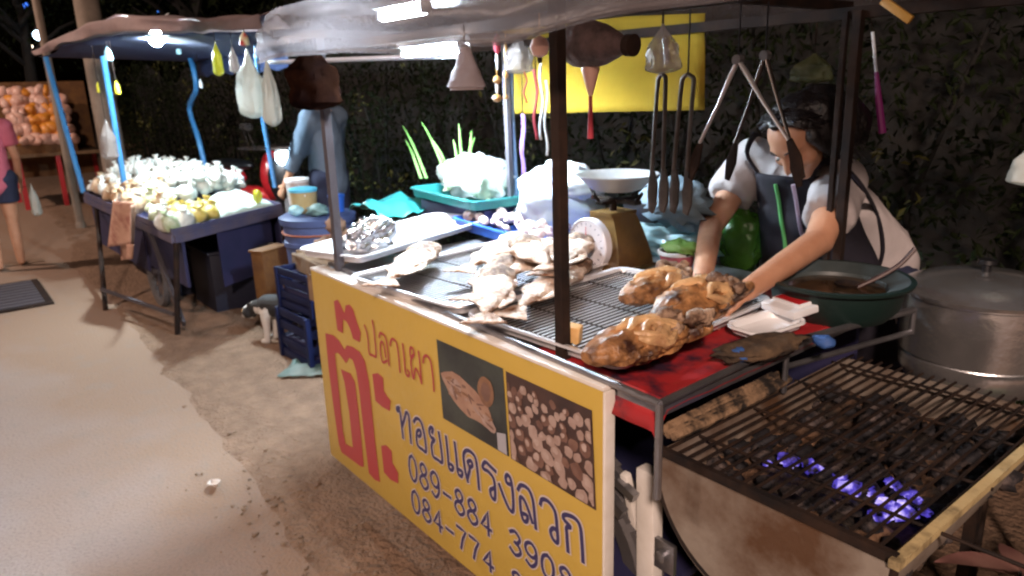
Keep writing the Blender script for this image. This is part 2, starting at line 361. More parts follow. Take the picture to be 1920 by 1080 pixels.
struct(g, 'ground', M['dirt'], True)
r = MB()
def rfn(u, v):
    x = -45+55*u; y = -12+(redge(x)+.35+12)*v
    return (x, y, .004*noise.noise(V(x*.7, y*.7, 2)))
r.grid(rfn, 300, 12)
struct(r, 'road', M['concrete'], True)
j = MB()
for x in (-8.15, -15):
    j.box((x, -4.2, .006), (.16 if x == -8.15 else .03, 9.8, .008))
struct(j, 'road_joint', M['gravel'])
s_ = MB()
def sfn(u, v):
    x = -.80+3.3*u+.12*noise.noise(V(v*5, u*3, 1)); y = 1.15+2.6*v+.12*noise.noise(V(u*5, v*3, 6)); return (x, y, .03+.02*noise.noise(V(x*3, y*3, 0))+.012*noise.noise(V(x*11, y*11, 4))-.06*(1-min(1, 8*min(u, v, 1-u, 1-v))))
s_.grid(sfn, 60, 50); struct(s_, 'soil', M['soil'], True)
# drain cover
t = thing('drain_cover', 'dark square drain cover set in the pale road', 'drain cover', (-6.75, -.02, 0))
mb = MB(); mb.box((-6.75, .05, .012), (.98, 1.0, .012)); mb.build('frame', M['dark_metal'], t)
mb = MB()
for k in range(9): mb.box((-7.15+k*.1, .05, .02), (.06, .9, .01))
mb.build('grate', M['grey_metal'], t)
# rubble and dead leaves along the road edge
rng = random.Random(3)
mb = MB()
for k in range(700):
    x = rng.gauss(-1.95, .5); y = .98-abs(rng.gauss(0, .17)); s = .003+.009*rng.random()**3
    if y > 2.3: continue
    mb.mi = 0 if rng.random() < .7 else 1
    mb.blob((x, y, max(.006+gz(x, y), .004)+s*.1), (s*rng.uniform(.8, 1.7), s, s*.55), .5, 5, k, 6, 4, rotm(0, 0, rng.uniform(0, 6)))
o = mb.build('rubble', [M['gravel'], M['dirt']], fix=False); o['kind'] = 'stuff'; o['label'] = 'grey rubble and grit spilling along the road edge under the yellow sign'; o['category'] = 'rubble'
# dry leaf on the road
mb = MB(); c = OZ(402, 912, .012)
mb.grid(lambda u, v: c+V((u-.5)*.075, (v-.5)*.05*math.sin(math.pi*min(1, u*.96+.02)), .014*abs(v-.5)*2+.012*u), 8, 4)
tag(mb.build('dry_leaf', M['litter'], solid=.002), 'small curled pale leaf lying on the bare road', 'leaf')
# teal plastic sheet on the ground
mb = MB()
def tfn(u, v):
    p = OZ(520, 715, 0).lerp(OZ(640, 712, 0), u).lerp(OZ(570, 672, 0).lerp(OZ(640, 668, 0), u), v)
    return p+V(0, 0, .015+.03*noise.noise(V(u*5, v*4, 1))+.015)
mb.grid(tfn, 16, 10)
tag(mb.build('ground_sheet', M['teal_ground'], solid=.003), 'crumpled teal plastic sheet on the dirt beside the yellow sign', 'plastic sheet')

# ---- hedge
def leaf_cloud(name, n, posfn, size, parent, m, seed):
    rg = random.Random(seed); mb = MB()
    for k in range(n):
        p, s = posfn(rg)
        if p is None: continue
        a = Euler((rg.uniform(-1.2, 1.2), rg.uniform(-1.2, 1.2), rg.uniform(0, 6.28))).to_matrix()
        l = size*s*rg.uniform(.6, 1.3); w = l*.42
        q = [a @ V(-l, 0, 0), a @ V(-.1*l, -w, .12*l), a @ V(l, 0, -.1*l), a @ V(-.1*l, w, .12*l)]
        mb.add([p+x for x in q], [(0, 1, 2, 3)])
    return mb.build(name, m, parent, smooth=False, fix=False)
hd = thing('hedge', 'tall dark leafy hedge running behind both food carts', 'hedge', (-6, 3.5, 0))
def hz(x): return 2.2+.5*noise.noise(V(x*.5, 3, 0))
def hedge_pos(rg):
    x = 1.6-18*rg.random()**1.5; z = rg.uniform(0, 1)*hz(x)
    y = 3.05+.22*noise.noise(V(x*1.4, z*1.6, 9))+abs(rg.gauss(0, .13))
    return V(x, y, z), 1.0
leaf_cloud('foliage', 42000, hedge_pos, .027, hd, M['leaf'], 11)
def hedge_pos2(rg):
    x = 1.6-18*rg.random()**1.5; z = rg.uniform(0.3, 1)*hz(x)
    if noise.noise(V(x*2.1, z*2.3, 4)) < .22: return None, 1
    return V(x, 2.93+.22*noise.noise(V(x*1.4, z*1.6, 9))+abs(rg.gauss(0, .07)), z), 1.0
leaf_cloud('sunlit_sprigs', 6500, hedge_pos2, .026, hd, M['leaf2'], 12).name = 'pale_sprigs'  # paler clumps: lamp light on the leaves put into their colour
mb = MB()
for k in range(60):
    x = -16+k*.3; mb.tube([V(x, 3.45, -.05), V(x+rng.uniform(-.2, .2), 3.4, .9), V(x+rng.uniform(-.4, .4), 3.3, 1.9)], [.025, .018, .008], 6)
mb.build('stem', M['bark'], hd)
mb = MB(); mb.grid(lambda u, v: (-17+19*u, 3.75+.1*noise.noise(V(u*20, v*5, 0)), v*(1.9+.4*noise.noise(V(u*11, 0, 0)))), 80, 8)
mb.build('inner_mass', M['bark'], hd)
# ---- trees behind
def tree(x, y, h, r, label, seed):
    t = thing('tree', label, 'tree', (x, y, 0), 'trees behind the hedge')
    mb = MB(); rg = random.Random(seed)
    mb.tube([V(x, y, -.1), V(x+.1, y, h*.3), V(x-.1, y+.1, h*.62), V(x, y, h*.9)], [.16, .13, .09, .03], 10)
    tips = []
    for k in range(9):
        a = rg.uniform(0, 6.28); z = h*rg.uniform(.35, .7); e = V(x+math.cos(a)*r*.75, y+math.sin(a)*r*.75, z+h*.2)
        mb.tube([V(x, y, z), V(x, y, z).lerp(e, .5)+V(0, 0, .15), e], [.06, .04, .015], 6); tips.append(e)
    mb.build('trunk', M['bark'], t)
    tips += [V(x+rg.gauss(0, r*.4), y+rg.gauss(0, r*.4), h*rg.uniform(.5, 1)) for k in range(10)]
    def pos(rg):
        e = rg.choice(tips); return e+V(rg.gauss(0, r*.25), rg.gauss(0, r*.25), rg.gauss(0, r*.2)), 1
    leaf_cloud('crown', 3500, pos, .075, t, M['leaf'], seed)
tree(-15.5, 4.6, 5.6, 2.0, 'dark tree beyond the far cart at the left edge', 21)
tree(-9.6, 5.2, 5.0, 1.9, 'dark tree rising above the roof of the far cart', 22)
tree(-5.4, 5.4, 4.8, 1.8, 'dark tree behind the vendor in the slate shirt', 23)
tree(-1.6, 5.6, 4.6, 1.8, 'dark tree behind the yellow hanging sheet', 24)
tree(-20, 2.2, 5.2, 2.1, 'dark tree beyond the distant fruit stall', 25)
# ---- dim building with a louvred window
bt = thing('building', 'dim bluish building with louvred window seen above the hedge', 'building', (-4, 9, 0))
mb = MB(); mb.box((-6, 9.6, 2.2), (16, .8, 4.4)); mb.build('wall', M['brick'], bt)
a = OY(1495, 52, 9.1); b = OY(1560, 82, 9.1)
fr = MB(); fr.box(((a.x+b.x)/2, 9.17, (a.z+b.z)/2), (abs(b.x-a.x)+.1, .06, abs(a.z-b.z)+.1)); fo = fr.build('window', M['dark_metal'], bt)
mb = MB()
for k in range(14):
    x = a.x+(b.x-a.x)*(k+.5)/14; mb.box((x, 9.12, (a.z+b.z)/2), (.03, .03, abs(a.z-b.z)))
mb.build('louvre', mat('dim_louvre', (.05, .13, .16), .5), fo)
def bulb(name, p, r, m, label, long=0):
    t = thing(name, label, 'lamp', p)
    mb = MB(); mb.mi = 0
    if long: mb.tube([p-V(long/2, 0, 0), p-V(long*.2, 0, 0), p+V(long*.2, 0, 0), p+V(long/2, 0, 0)], r, 10)
    else: mb.blob(p, (r, r, r), 0, n=12, m=8)
    mb.build('bulb', m, t)
    mb = MB(); mb.tube([p+V(0, 0, r*.9), p+V(0, 0, r*1.8)], r*.5, 8); mb.tube([p+V(0, 0, r*1.7), p+V(0, .1, r*4)], r*.15, 6)
    mb.build('holder', M['dark_metal'], t); return t
bulb('wall_lamp', OY(1340, 119, 8.9), .07, M['farglow'], 'cold white strip lamp on the building beyond the hedge', .34)
bulb('distant_lamp', OX(72, 66, -19), .10, M['farglow'], 'larger cold white lamp glowing past the far cart')
bulb('distant_lamp', OX(55, 87, -21), .07, mat('warm_far_lamp', (1, .9, .8), .3, emit=(1, .8, .6), es=8), 'smaller warm white lamp just left of far cart roof')
bulb('distant_lamp', OX(50, 12, -24), .10, mat('blue_far_lamp', (.1, .3, 1), .3, emit=(.05, .2, 1), es=1.2), 'faint blue lamp high in the top left corner')
bulb('distant_lamp', OX(297, 18, -16), .05, mat('blue_far_lamp', (.1, .3, 1), .3, emit=(.05, .25, 1), es=1.2), 'tiny blue lamp above the far cart roof')
# ---- poles by the road
def post(name, a, b, r, m, label, cat='pole'):
    t = thing(name, label, cat, a)
    mb = MB(); mb.tube([a, a.lerp(b, .5), b], [r, r*.93, r*.85], 12); mb.build('shaft', m, t)
    mb = MB(); mb.lathe([(r*1.3, 0), (r*1.3, .05), (r, .07)], a, 12); mb.build('base', m, t); return t
p = OZ(172, 470, 0); p = V(-9.0, 1.62, 0); post('utility_pole', p, p+V(.05, 0, 6), .13, M['pole_conc'], 'thick pale concrete pole standing behind the far cart')
p = V(-9.9, 1.30, 0); post('street_pole', p, p+V(-.12, 0, 6), .045, M['pole_conc'], 'thin pale street pole left of the thick concrete pole')

# ================================================================== NEAR CART
TZ = .89
cart = thing('food_cart', 'grilled fish cart with yellow banner front and sagging plastic awning', 'food cart', (-1.6, 1.5, 0))
SY = .985
mb = MB(); mb.box((-1.6, 1.52, TZ-.012), (1.55, 1.0, .024)); mb.build('tabletop', M['zinc'], cart, bevel=.003)
# banner panel
bn = MB(); L0, R0 = -2.383, OY(1129, 800, SY).x
bn.box(((L0+R0)/2, SY+.014, .525), (R0-L0, .026, .73)); ban = bn.build('banner', M['vinyl'], cart, bevel=.004)
mb = MB(); mb.box(((L0+R0)/2, SY+.026, .8935), (R0-L0+.006, .052, .010)); mb.box((R0+.004, SY+.016, .526), (.008, .030, .725)); mb.build('edge_trim', M['white_paint'], cart, bevel=.003)
def SP(px, py): p = OY(px, py, SY); return (p.x, p.z)
def crop(ox, oy, sc): return lambda q: SP(ox+q[0]/sc, oy+q[1]/sc)
C1, C2, C3, C4, C5 = crop(590, 540, 2.84), crop(670, 590, 6.35), crop(730, 740, 3.175), crop(900, 820, 4.154), crop(800, 620, 3.176)
def fill(cv, pts, depth, m, name):
    P = [V(*((lambda k: (k[0], SY-depth, k[1]))(cv(q)))) for q in pts]
    return P
def poly_letters(name, polys, cv, m, depth=.0012, grow=0):
    mb = MB()
    for pts in polys:
        P = [V(k[0], SY-depth, k[1]) for k in (cv(q) for q in pts)]
        mb.prism(P, (0, 1, 0), depth*.9)
    return mb.build(name, m, ban, smooth=False)
def stroke(mb, P2, w, d0):
    P = [V(a, b, 0) for a, b in P2]; n = len(P); l, r_ = [], []
    for i in range(n):
        t = (P[min(i+1, n-1)]-P[max(i-1, 0)]); t = t.normalized() if t.length > 1e-7 else V(1, 0, 0)
        nn = V(-t.y, t.x, 0); e = V(0, 0, 0)
        if i == 0: e = -t*w*.4
        if i == n-1: e = t*w*.4
        l.append(P[i]+nn*w/2+e); r_.append(P[i]-nn*w/2+e)
    vs, fs = [], []
    for i in range(n):
        d = d0+.0004*i/n
        vs += [(l[i].x, SY-d, l[i].y), (r_[i].x, SY-d, r_[i].y)]
    for i in range(n-1): fs.append((2*i, 2*i+1, 2*i+3, 2*i+2))
    mb.add(vs, fs)
def letters(name, strokes, w, m, halo=None):
    mb = MB()
    if halo:
        mb.mi = 1
        for k, s_ in enumerate(strokes): stroke(mb, s_, w*1.75, .0008+k*.00002)
    mb.mi = 0
    for k, s_ in enumerate(strokes): stroke(mb, s_, w, .0018+k*.00003)
    return mb.build(name, [m, halo or m], ban, smooth=False, fix=False)
def sm(pts, k=5): return [(p.x, p.y) for p in catmull([V(a, b, 0) for a, b in pts], k)]
big = [[(103,70),(122,62),(136,85),(160,138),(166,92),(186,88),(205,115),(225,180),(246,240),(240,288),(206,270),(190,215),(172,180),(152,165),(150,240),(122,224)],
       [(58,240),(75,420),(100,620),(130,830),(145,875),(250,952),(262,950),(245,760),(215,500),(190,455),(140,432),(160,500),(185,660),(205,850),(165,830),(150,760),(135,600),(115,420),(108,350),(122,342),(140,360),(168,400),(185,370),(205,385),(222,440),(240,560),(262,760),(290,985),(320,1020),(348,1032),(320,800),(290,500),(268,390),(240,340),(200,312),(172,305),(160,330),(130,280),(100,252)],
       [(308,458),(335,452),(365,478),(368,545),(385,575),(405,600),(400,655),(360,632),(325,600)],
       [(355,840),(380,836),(410,868),(414,930),(445,985),(445,1040),(405,1020),(370,980)]]
poly_letters('red_lettering', big, C1, M['red_ink'])
l1 = [[(90,130),(115,200),(135,320),(145,455),(185,480),(225,495),(225,400),(205,200),(185,70)], [(265,265),(275,220),(300,225),(340,270),(365,400),(385,600)],
      [(360,545),(310,565),(285,480),(280,350),(310,330),(345,500)], [(395,360),(408,300),(435,290),(470,330),(490,430),(505,560),(515,680)],
      [(545,350),(565,520),(580,690),(615,730),(625,690),(605,660)], [(670,480),(640,500),(635,400),(665,400),(680,470),(645,540),(655,660),(675,760),(700,640),(740,710),(770,810)], [(770,810),(755,600),(735,440)],
      [(790,565),(800,500),(840,490),(880,560),(905,720),(920,905)]]
letters('red_line', [sm([C2(q) for q in s_]) for s_ in l1], .0085, M['red_ink'])
l2 = [[C3(q) for q in s_] for s_ in (
      [(62,75),(48,78),(50,95),(66,100),(75,170),(85,255)], [(80,185),(95,135),(104,104),(118,125),(124,190),(132,285)],
      [(148,160),(165,140),(190,160),(210,230),(222,335),(200,325),(172,300),(165,250),(170,215),(188,212),(190,238),(178,248)],
      [(258,225),(262,200),(248,195),(240,215),(250,250),(272,265),(258,285),(255,315),(264,365),(290,385),(318,400),(312,320),(298,225)],
      [(340,250),(350,340),(358,430),(376,448),(383,425),(364,410)], [(392,285),(402,370),(412,462),(432,485),(438,458),(415,442)],
      [(470,515),(455,450),(445,360),(465,330),(500,350),(522,400),(538,560)], [(468,500),(482,440),(470,400),(490,393),(498,420),(482,432)])]
l2 += [[C4(q) for q in s_] for s_ in (
      [(124,262),(85,225),(45,190),(25,235),(70,265),(110,320),(122,400),(120,480),(95,460),(85,410),(112,395)],
      [(240,365),(212,350),(205,310),(220,290),(245,330),(262,450),(262,572),(230,550),(190,460),(155,365)],
      [(300,405),(325,370),(380,400),(415,480),(430,600),(440,705)], [(412,660),(380,560),(345,480),(318,470),(325,580),(345,645),(370,652),(375,610),(345,592)],
      [(475,520),(490,480),(540,500),(590,580),(605,700),(610,815),(575,790),(555,730),(580,705),(607,735)],
      [(690,885),(682,760),(680,700),(710,695),(655,630),(670,600),(740,625),(785,690),(800,820),(808,965)])]
letters('shellfish_line', [sm(s_) for s_ in l2], .0115, M['blue_ink'], M['halo_ink'])
DG = {'0': [[(.5,1),(.15,.85),(.02,.5),(.15,.15),(.5,0),(.85,.15),(.98,.5),(.85,.85),(.5,1)]],
      '8': [[(.5,.54),(.2,.66),(.15,.85),(.5,1),(.85,.85),(.8,.66),(.5,.54),(.12,.42),(.02,.2),(.5,0),(.98,.2),(.88,.42),(.5,.54)]],
      '9': [[(.95,.65),(.75,.45),(.4,.42),(.08,.55),(.05,.8),(.45,1),(.85,.88),(.96,.6),(.9,.25),(.5,0),(.1,.12)]],
      '4': [[(.72,0),(.72,.5),(.72,1),(.4,.62),(.02,.28),(.5,.28),(1,.28)]],
      '3': [[(.05,.85),(.5,1),(.92,.8),(.7,.56),(.4,.54),(.8,.46),(.97,.22),(.5,0),(.03,.16)]],
      '7': [[(.02,.97),(.5,.97),(.97,.97),(.6,.5),(.38,0)]], '-': [[(.1,.42),(.9,.42)]]}
def digits(name, text, x0, x1, zt0, zb0, zt1, zb1, w):
    n = len(text); st = []
    for i, ch in enumerate(text):
        if ch not in DG: continue
        for s_ in DG[ch]:
            q = []
            for a, b in (sm(s_, 4) if ch not in '74-' else s_):
                u = (i+.14+.72*a)/n; zt = zt0+(zt1-zt0)*u; zb = zb0+(zb1-zb0)*u
                q.append((x0+(x1-x0)*u, zb+(zt-zb)*b))
            st.append(q)
    letters(name, st, w, M['blue_ink'], M['halo_ink'])
a = C3((112, 345)); b = C3((150, 515)); c = C4((240, 705)); d = C4((350, 965))
dx = (c[0]-a[0])/8.1
digits('phone_line', '089-884 3908', a[0]-.1*dx, a[0]+11.9*dx, a[1], b[1], c[1]+(c[1]-a[1])*.45, d[1]+(d[1]-b[1])*.45, .0105)
a2 = C3((130, 555)); b2 = C3((178, 715)); c2 = C4((95, 890))
digits('second_phone_line', '084-774 8   ', a2[0]-.1*dx, a2[0]+11.9*dx, a2[1], b2[1], a2[1]+(c[1]-a[1])*1.45, b2[1]+(d[1]-b[1])*1.45, .0105)
# printed photos
def quadpix(pts): return [SP(*q) for q in pts]
q1 = [C5(q) for q in ((60,50),(455,225),(492,750),(100,520))]; q2 = [C5(q) for q in ((472,240),(985,475),(1010,1070),(505,760))]
def plate(name, q, m, d): 
    mb = MB(); mb.prism([V(a, SY-d, b) for a, b in q], (0, 1, 0), d*.9); return mb.build(name, m, ban, smooth=False)
ph1 = plate('fish_print', q1, mat('fish_photo_dark', (.02, .022, .022), .35, c2=(.05, .06, .05), ns=7), .0012)
ph2 = plate('cockle_print', q2, mat('cockle_photo_dark', (.035, .018, .016), .35, c2=(.08, .04, .03), ns=9), .0012)
def inq(q, u, v):
    a = V(*q[0], 0).lerp(V(*q[1], 0), u).lerp(V(*q[3], 0).lerp(V(*q[2], 0), u), v); return a.x, a.y
def flat(mb, q, c, r, d, rot=0, n=14, am=.1, seed=0):
    vs = []
    for k in range(n):
        t = 2*math.pi*k/n; e = 1+am*noise.noise(V(math.cos(t)*1.5, math.sin(t)*1.5, seed*2.3))
        x, y = r[0]*math.cos(t)*e, r[1]*math.sin(t)*e
        u, v = c[0]+x*math.cos(rot)-y*math.sin(rot), c[1]+x*math.sin(rot)+y*math.cos(rot)
        a, b = inq(q, min(.985, max(.015, u)), min(.985, max(.015, v))); vs.append((a, SY-d, b))
    mb.add(vs, [list(range(n))])
mp = mat('print_fish', (.26, .13, .085), .35, c2=(.42, .28, .2), ns=16, sharp=.5); mq = mat('print_shell', (.30, .205, .17), .35, c2=(.40, .30, .26), ns=25)
mr = mat('print_dark_shell', (.12, .06, .045), .35, c2=(.2, .11, .08), ns=20); mw = mat('print_pale', (.36, .36, .4), .35)
mo = mat('print_sauce', (.17, .08, .04), .35, c2=(.28, .15, .08), ns=30)
mb = MB(); flat(mb, q1, (.45, .58), (.40, .19), .0020, .38, 22, .25, 1); mb.mi = 1; flat(mb, q1, (.25, .5), (.1, .12), .0023, .3, 14, .2, 2); flat(mb, q1, (.72, .72), (.14, .08), .0024, .5, 14, .2, 3)
rg = random.Random(8)
for k in range(46):
    mb.mi = rg.choice((0, 1, 3, 3, 2)); a = rg.uniform(-.36, .34); flat(mb, q1, (.45+a+rg.gauss(0, .02), .58+.40*a+rg.gauss(0, .075)), (rg.uniform(.015, .07), rg.uniform(.008, .022)), .00242+.000003*k, .35+rg.gauss(0, .5), 9, .4, k)
mb.mi = 2; flat(mb, q1, (.74, .36), (.12, .17), .0026, .1, 18); mb.mi = 3; flat(mb, q1, (.74, .36), (.07, .11), .0030, .1, 16)
mb.mi = 4; mb.add([(*inq(q1, .86, .78)[:1], SY-.0032, inq(q1, .86, .78)[1]), (inq(q1, .985, .74)[0], SY-.0032, inq(q1, .985, .74)[1]), (inq(q1, .985, .985)[0], SY-.0032, inq(q1, .985, .985)[1]), (inq(q1, .86, .985)[0], SY-.0032, inq(q1, .86, .985)[1])], [(0, 1, 2, 3)])
mb.build('fish_picture', [mp, mq, mo, mr, mw], ph1, smooth=False, fix=False)
mb = MB(); rg = random.Random(5); pts = []
for k in range(900):
    u, v = rg.random(), rg.uniform(.12, 1); r_ = rg.uniform(.05, .085)*(0.7+.5*v)
    if all((u-a)**2+((v-b)*1.1)**2 > (.82*(r_+c))**2 for a, b, c in pts): pts.append((u, v, r_))
for k, (u, v, r_) in enumerate(pts):
    mb.mi = 0 if rg.random() < .68 else 1
    flat(mb, q2, (u, v), (r_*.82, r_*1.1), .002+.000012*k, (ro := rg.uniform(-.6, .6)), 12, .3, k)
    mb.mi = 2; flat(mb, q2, (u-r_*.12, v-r_*.25), (r_*.42, r_*.55), .0035+.000004*k, ro, 9, .4, k+50) if rg.random() < .6 else 0
mb.build('cockle_picture', [mq, mr, mat('print_shell_glint', (.46, .36, .32), .35, c2=(.36, .27, .23), ns=40)], ph2, smooth=False, fix=False)
# posts
def cpost(a, b, w, m, name='post'):
    mb = MB(); mb.tube([a, b], w, 4 if name == 'post' else 8, ref=(1, 1, 0)); return mb.build(name, m, cart, smooth=False, bevel=.002)
cpost(V(-2.262, 1.04, .5), V(-2.250, 1.04, 1.66), .019, M['grey_metal'])
cpost(V(-1.125, 1.04, .5), V(-1.136, 1.04, 1.66), .018, M['dark_metal'])
cpost(V(-.985, 2.0, .05), V(-1.0, 2.0, 1.66), .017, M['dark_metal'])
cpost(V(-1.020, 2.0, .05), V(-1.035, 2.0, 1.66), .011, M['dark_metal'])
cpost(V(-2.45, 1.97, .05), V(-2.475, 1.97, 1.66), .016, M['grey_metal'])
mb = MB()
mb.tube([V(-2.36, 1.05, .905), V(-.815, 1.0, .905)], .008, 8); mb.tube([V(-.815, 1.0, .905), V(-.83, 1.47, .905)], .008, 8); mb.tube([V(-.83, 1.47, .905), V(-.74, 1.92, .905)], .009, 8)
mb.tube([V(-.815, 1.0, .905), V(-.815, 1.0, .70)], .008, 8); mb.tube([V(-.83, 1.47, .93), V(-.83, 1.47, .78)], .007, 8); mb.tube([V(-.74, 1.92, .905), V(-.74, 1.92, .84)], .007, 8); mb.tube([V(-.83, 1.47, .845), V(-.74, 1.92, .845)], .007, 8)
mb.build('rail', M['zinc'], cart)
# awning beams, roof sheet
mb = MB()
for y in (1.3, 2.02): mb.bar(V(-2.95 if y > 2 else -2.55, y, 1.66), V(-.25, y, 1.655), .03, .03)
for x in (-2.45, -1.13, -.45): mb.bar(V(x, .97, 1.685), V(x, 2.2, 1.69), .025, .025)
mb.build('roof_frame', M['dark_metal'], cart)
mb = MB(); a = OY(500, 117, 1.75); b = OY(880, 103, 1.75); mb.tube([a, (a+b)/2, b], .012, 8); mb.build('cross_bar', mat('pale_pipe', (.5, .52, .6), .4, c2=(.42, .44, .52), ns=5), cart)
mb = MB()
def awfn(u, v):
    x = -2.40+2.02*u
    zb = 1.592+.012*math.sin(u*9)+.014*noise.noise(V(u*7, 0, 3))
    if v < .34:
        k = v/.34; z = zb+k*(.15 if u < .8 else .15-.25*(u-.8)); y = .9-.045*math.sin(k*math.pi)*(.6+.4*math.sin(u*8))+.05*k
        z += .008*noise.noise(V(u*6, k*3, 1)); y += .028*noise.noise(V(u*6, k*2, 8))+.006*math.sin(k*19+u*7+3*noise.noise(V(u*5, k*2, 4)))
    else:
        k = (v-.34)/.66; y = .95+1.5*k; z = zb+.15+.03*math.sin(k*3.1)-.05*k+.02*noise.noise(V(u*5, k*4, 2))
        if u > .8: z -= (u-.8)*.25*(1-k)
    return (x, y, z)
mb.grid(awfn, 90, 44); mb.build('awning', M['awn'], cart, solid=.002, fix=False)
mb = MB()  # rolled hem and cord along the awning's edge
mb.tube([V(*awfn(i/40, 0))+V(0, -.004, 0) for i in range(41)], .006, 8); mb.build('awning_hem', M['awn'], cart)
# under-table: boards, wheels, fork
mb = MB(); mb.box((-1.63, 1.98, .56), (1.45, .02, .6)); mb.box((-2.345, 1.5, .6), (.02, .9, .5)); mb.box((-1.6, 1.5, .36), (1.4, .86, .02)); mb.build('cabinet', M['navy'], cart)
mb = MB(); mb.box((-2.44, 1.03, .80), (.10, .03, .10)); mb.bar(V(-2.5, 1.05, .80), V(-2.62, 1.55, .80), .03, .09); mb.build('side_board', M['wood'], cart)
def wheel(c):
    mb = MB(); R_, w = .31, .045
    prof = [(R_-.09, -w*.6), (R_-.03, -w), (R_-.004, -w*.7), (R_, 0), (R_-.004, w*.7), (R_-.03, w), (R_-.09, w*.6), (R_-.095, 0), (R_-.09, -w*.6)]
    vs = []; n = 48; Rm = rotm(math.pi/2, 0, 0)
    for r_, z in prof:
        for k in range(n): a = 2*math.pi*k/n; vs.append(c+Rm @ V(r_*math.cos(a), r_*math.sin(a), z))
    mb.add(vs, [(i*n+k, i*n+(k+1) % n, (i+1)*n+(k+1) % n, (i+1)*n+k) for i in range(len(prof)-1) for k in range(n)])
    for k in range(30):
        for s_ in (-1, 0, 1):
            a = 2*math.pi*(k+.5*(s_ != 0))/30
            mb.box(c+V(math.cos(a)*(R_-.004-.006*abs(s_)), s_*.027, math.sin(a)*(R_-.004-.006*abs(s_))), (.016, .023, .042), rotm(0, -a, 0))
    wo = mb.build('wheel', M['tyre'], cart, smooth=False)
    mb = MB(); mb.lathe([(.03, -.05), (.03, .05)], c, 12, Rm)
    for k in range(20): a = 2*math.pi*k/20; mb.tube([c+V(math.cos(a)*.03, .03*(-1)**k, math.sin(a)*.03), c+V(math.cos(a+.3)*.22, 0, math.sin(a+.3)*.22)], .0025, 4)
    mb.lathe([(.215, -.02), (.225, -.025), (.225, .025), (.215, .02), (.215, -.02)], c, 40, Rm); mb.build('rim', M['zinc'], wo)
wheel(V(-1.235, 1.16, .31)); wheel(V(-2.1, 1.16, .31))
mb = MB(); mb.bar(V(-.945, 1.13, .66), V(-.93, 1.13, .05), .035, .05); mb.bar(V(-.99, 1.10, .64), V(-.99, 1.25, .05), .02, .02); mb.build('fork_leg', M['white_paint'], cart, bevel=.004)
mb = MB(); mb.bar(V(-1.10, 1.09, .60), V(-.985, 1.09, .54), .02, .03); mb.bar(V(-1.12, 1.09, .66), V(-.95, 1.09, .60), .02, .02); mb.build('brace', M['zinc'], cart)
mb = MB(); mb.box((-.885, 1.12, .47), (.055, .012, .075)); mb.lathe([(.014, -.01), (.014, .012)], (-.885, 1.11, .475), 10, rotm(math.pi/2, 0, 0)); mb.build('bracket', M['zinc'], cart, bevel=.002)
# red oilcloth on the table's end
mb = MB()
def rcf(u, v):
    x = -1.22+.395*u; y = 1.005+.93*v
    return (x, y, TZ+.006+.004*noise.noise(V(u*8, v*14, 0)) - (max(0, u-.97)/.03)*.02 - max(0, .03-v)/.03*.06)
mb.grid(rcf, 34, 60)
tag(mb.build('oilcloth', M['red_cloth'], solid=.002), 'red patterned oilcloth covering the right end of the fish cart', 'tablecloth')
# tube lamp under the awning
lt = thing('tube_lamp', 'bright cold white fluorescent tube under the near awning', 'lamp', (-2.47, 1.6, 1.6))
lc = OY(808, 95, 1.6)
mb = MB(); mb.tube([lc-V(.19, 0, 0), lc+V(.19, 0, 0)], .014, 12); mb.build('tube', M['tube'], lt)
mb = MB(); mb.box(lc+V(0, 0, .034), (.42, .06, .028)); mb.box(lc+V(0, .034, .012), (.42, .005, .052)); mb.box(lc+V(-.20, 0, .012), (.02, .03, .05)); mb.box(lc+V(.20, 0, .012), (.02, .03, .05)); mb.build('fitting', M['white_plastic'], lt, bevel=.003)  # thin back flange added to shield the yellow sheet from the tube
lt3 = thing('tube_lamp', 'shorter cold white tube glowing through the near awning film', 'lamp', (-1.86, 1.10, 1.66))  # second tube, added as fill to light the front of the counter
lc = V(-1.86, 1.12, 1.700)
mb = MB(); mb.tube([lc-V(.11, 0, 0), lc+V(.11, 0, 0)], .013, 12); mb.build('tube', M['dim_tube'], lt3)
mb = MB(); mb.box(lc+V(0, 0, .030), (.26, .05, .022)); mb.box(lc+V(-.12, 0, .01), (.016, .03, .04)); mb.box(lc+V(.12, 0, .01), (.016, .03, .04)); mb.build('fitting', M['white_plastic'], lt3, bevel=.003)
# yellow sheet hanging at the back
mb = MB(); yb = 2.05
qa, qb, qc, qd = OY(943, 40, yb), OY(1326, 25, yb), OY(1325, 206, yb), OY(944, 214, yb)
mb.grid(lambda u, v: qa.lerp(qb, u).lerp(qd.lerp(qc, u), v)+V(0, .012*math.sin(u*5)+.008*noise.noise(V(u*4, v*3, 0)), 0), 30, 14)
ys = mb.build('hanging_sheet', M['vinyl2'], solid=.002); tag(ys, 'plain yellow sheet hanging from the back of the near awning', 'sheet')

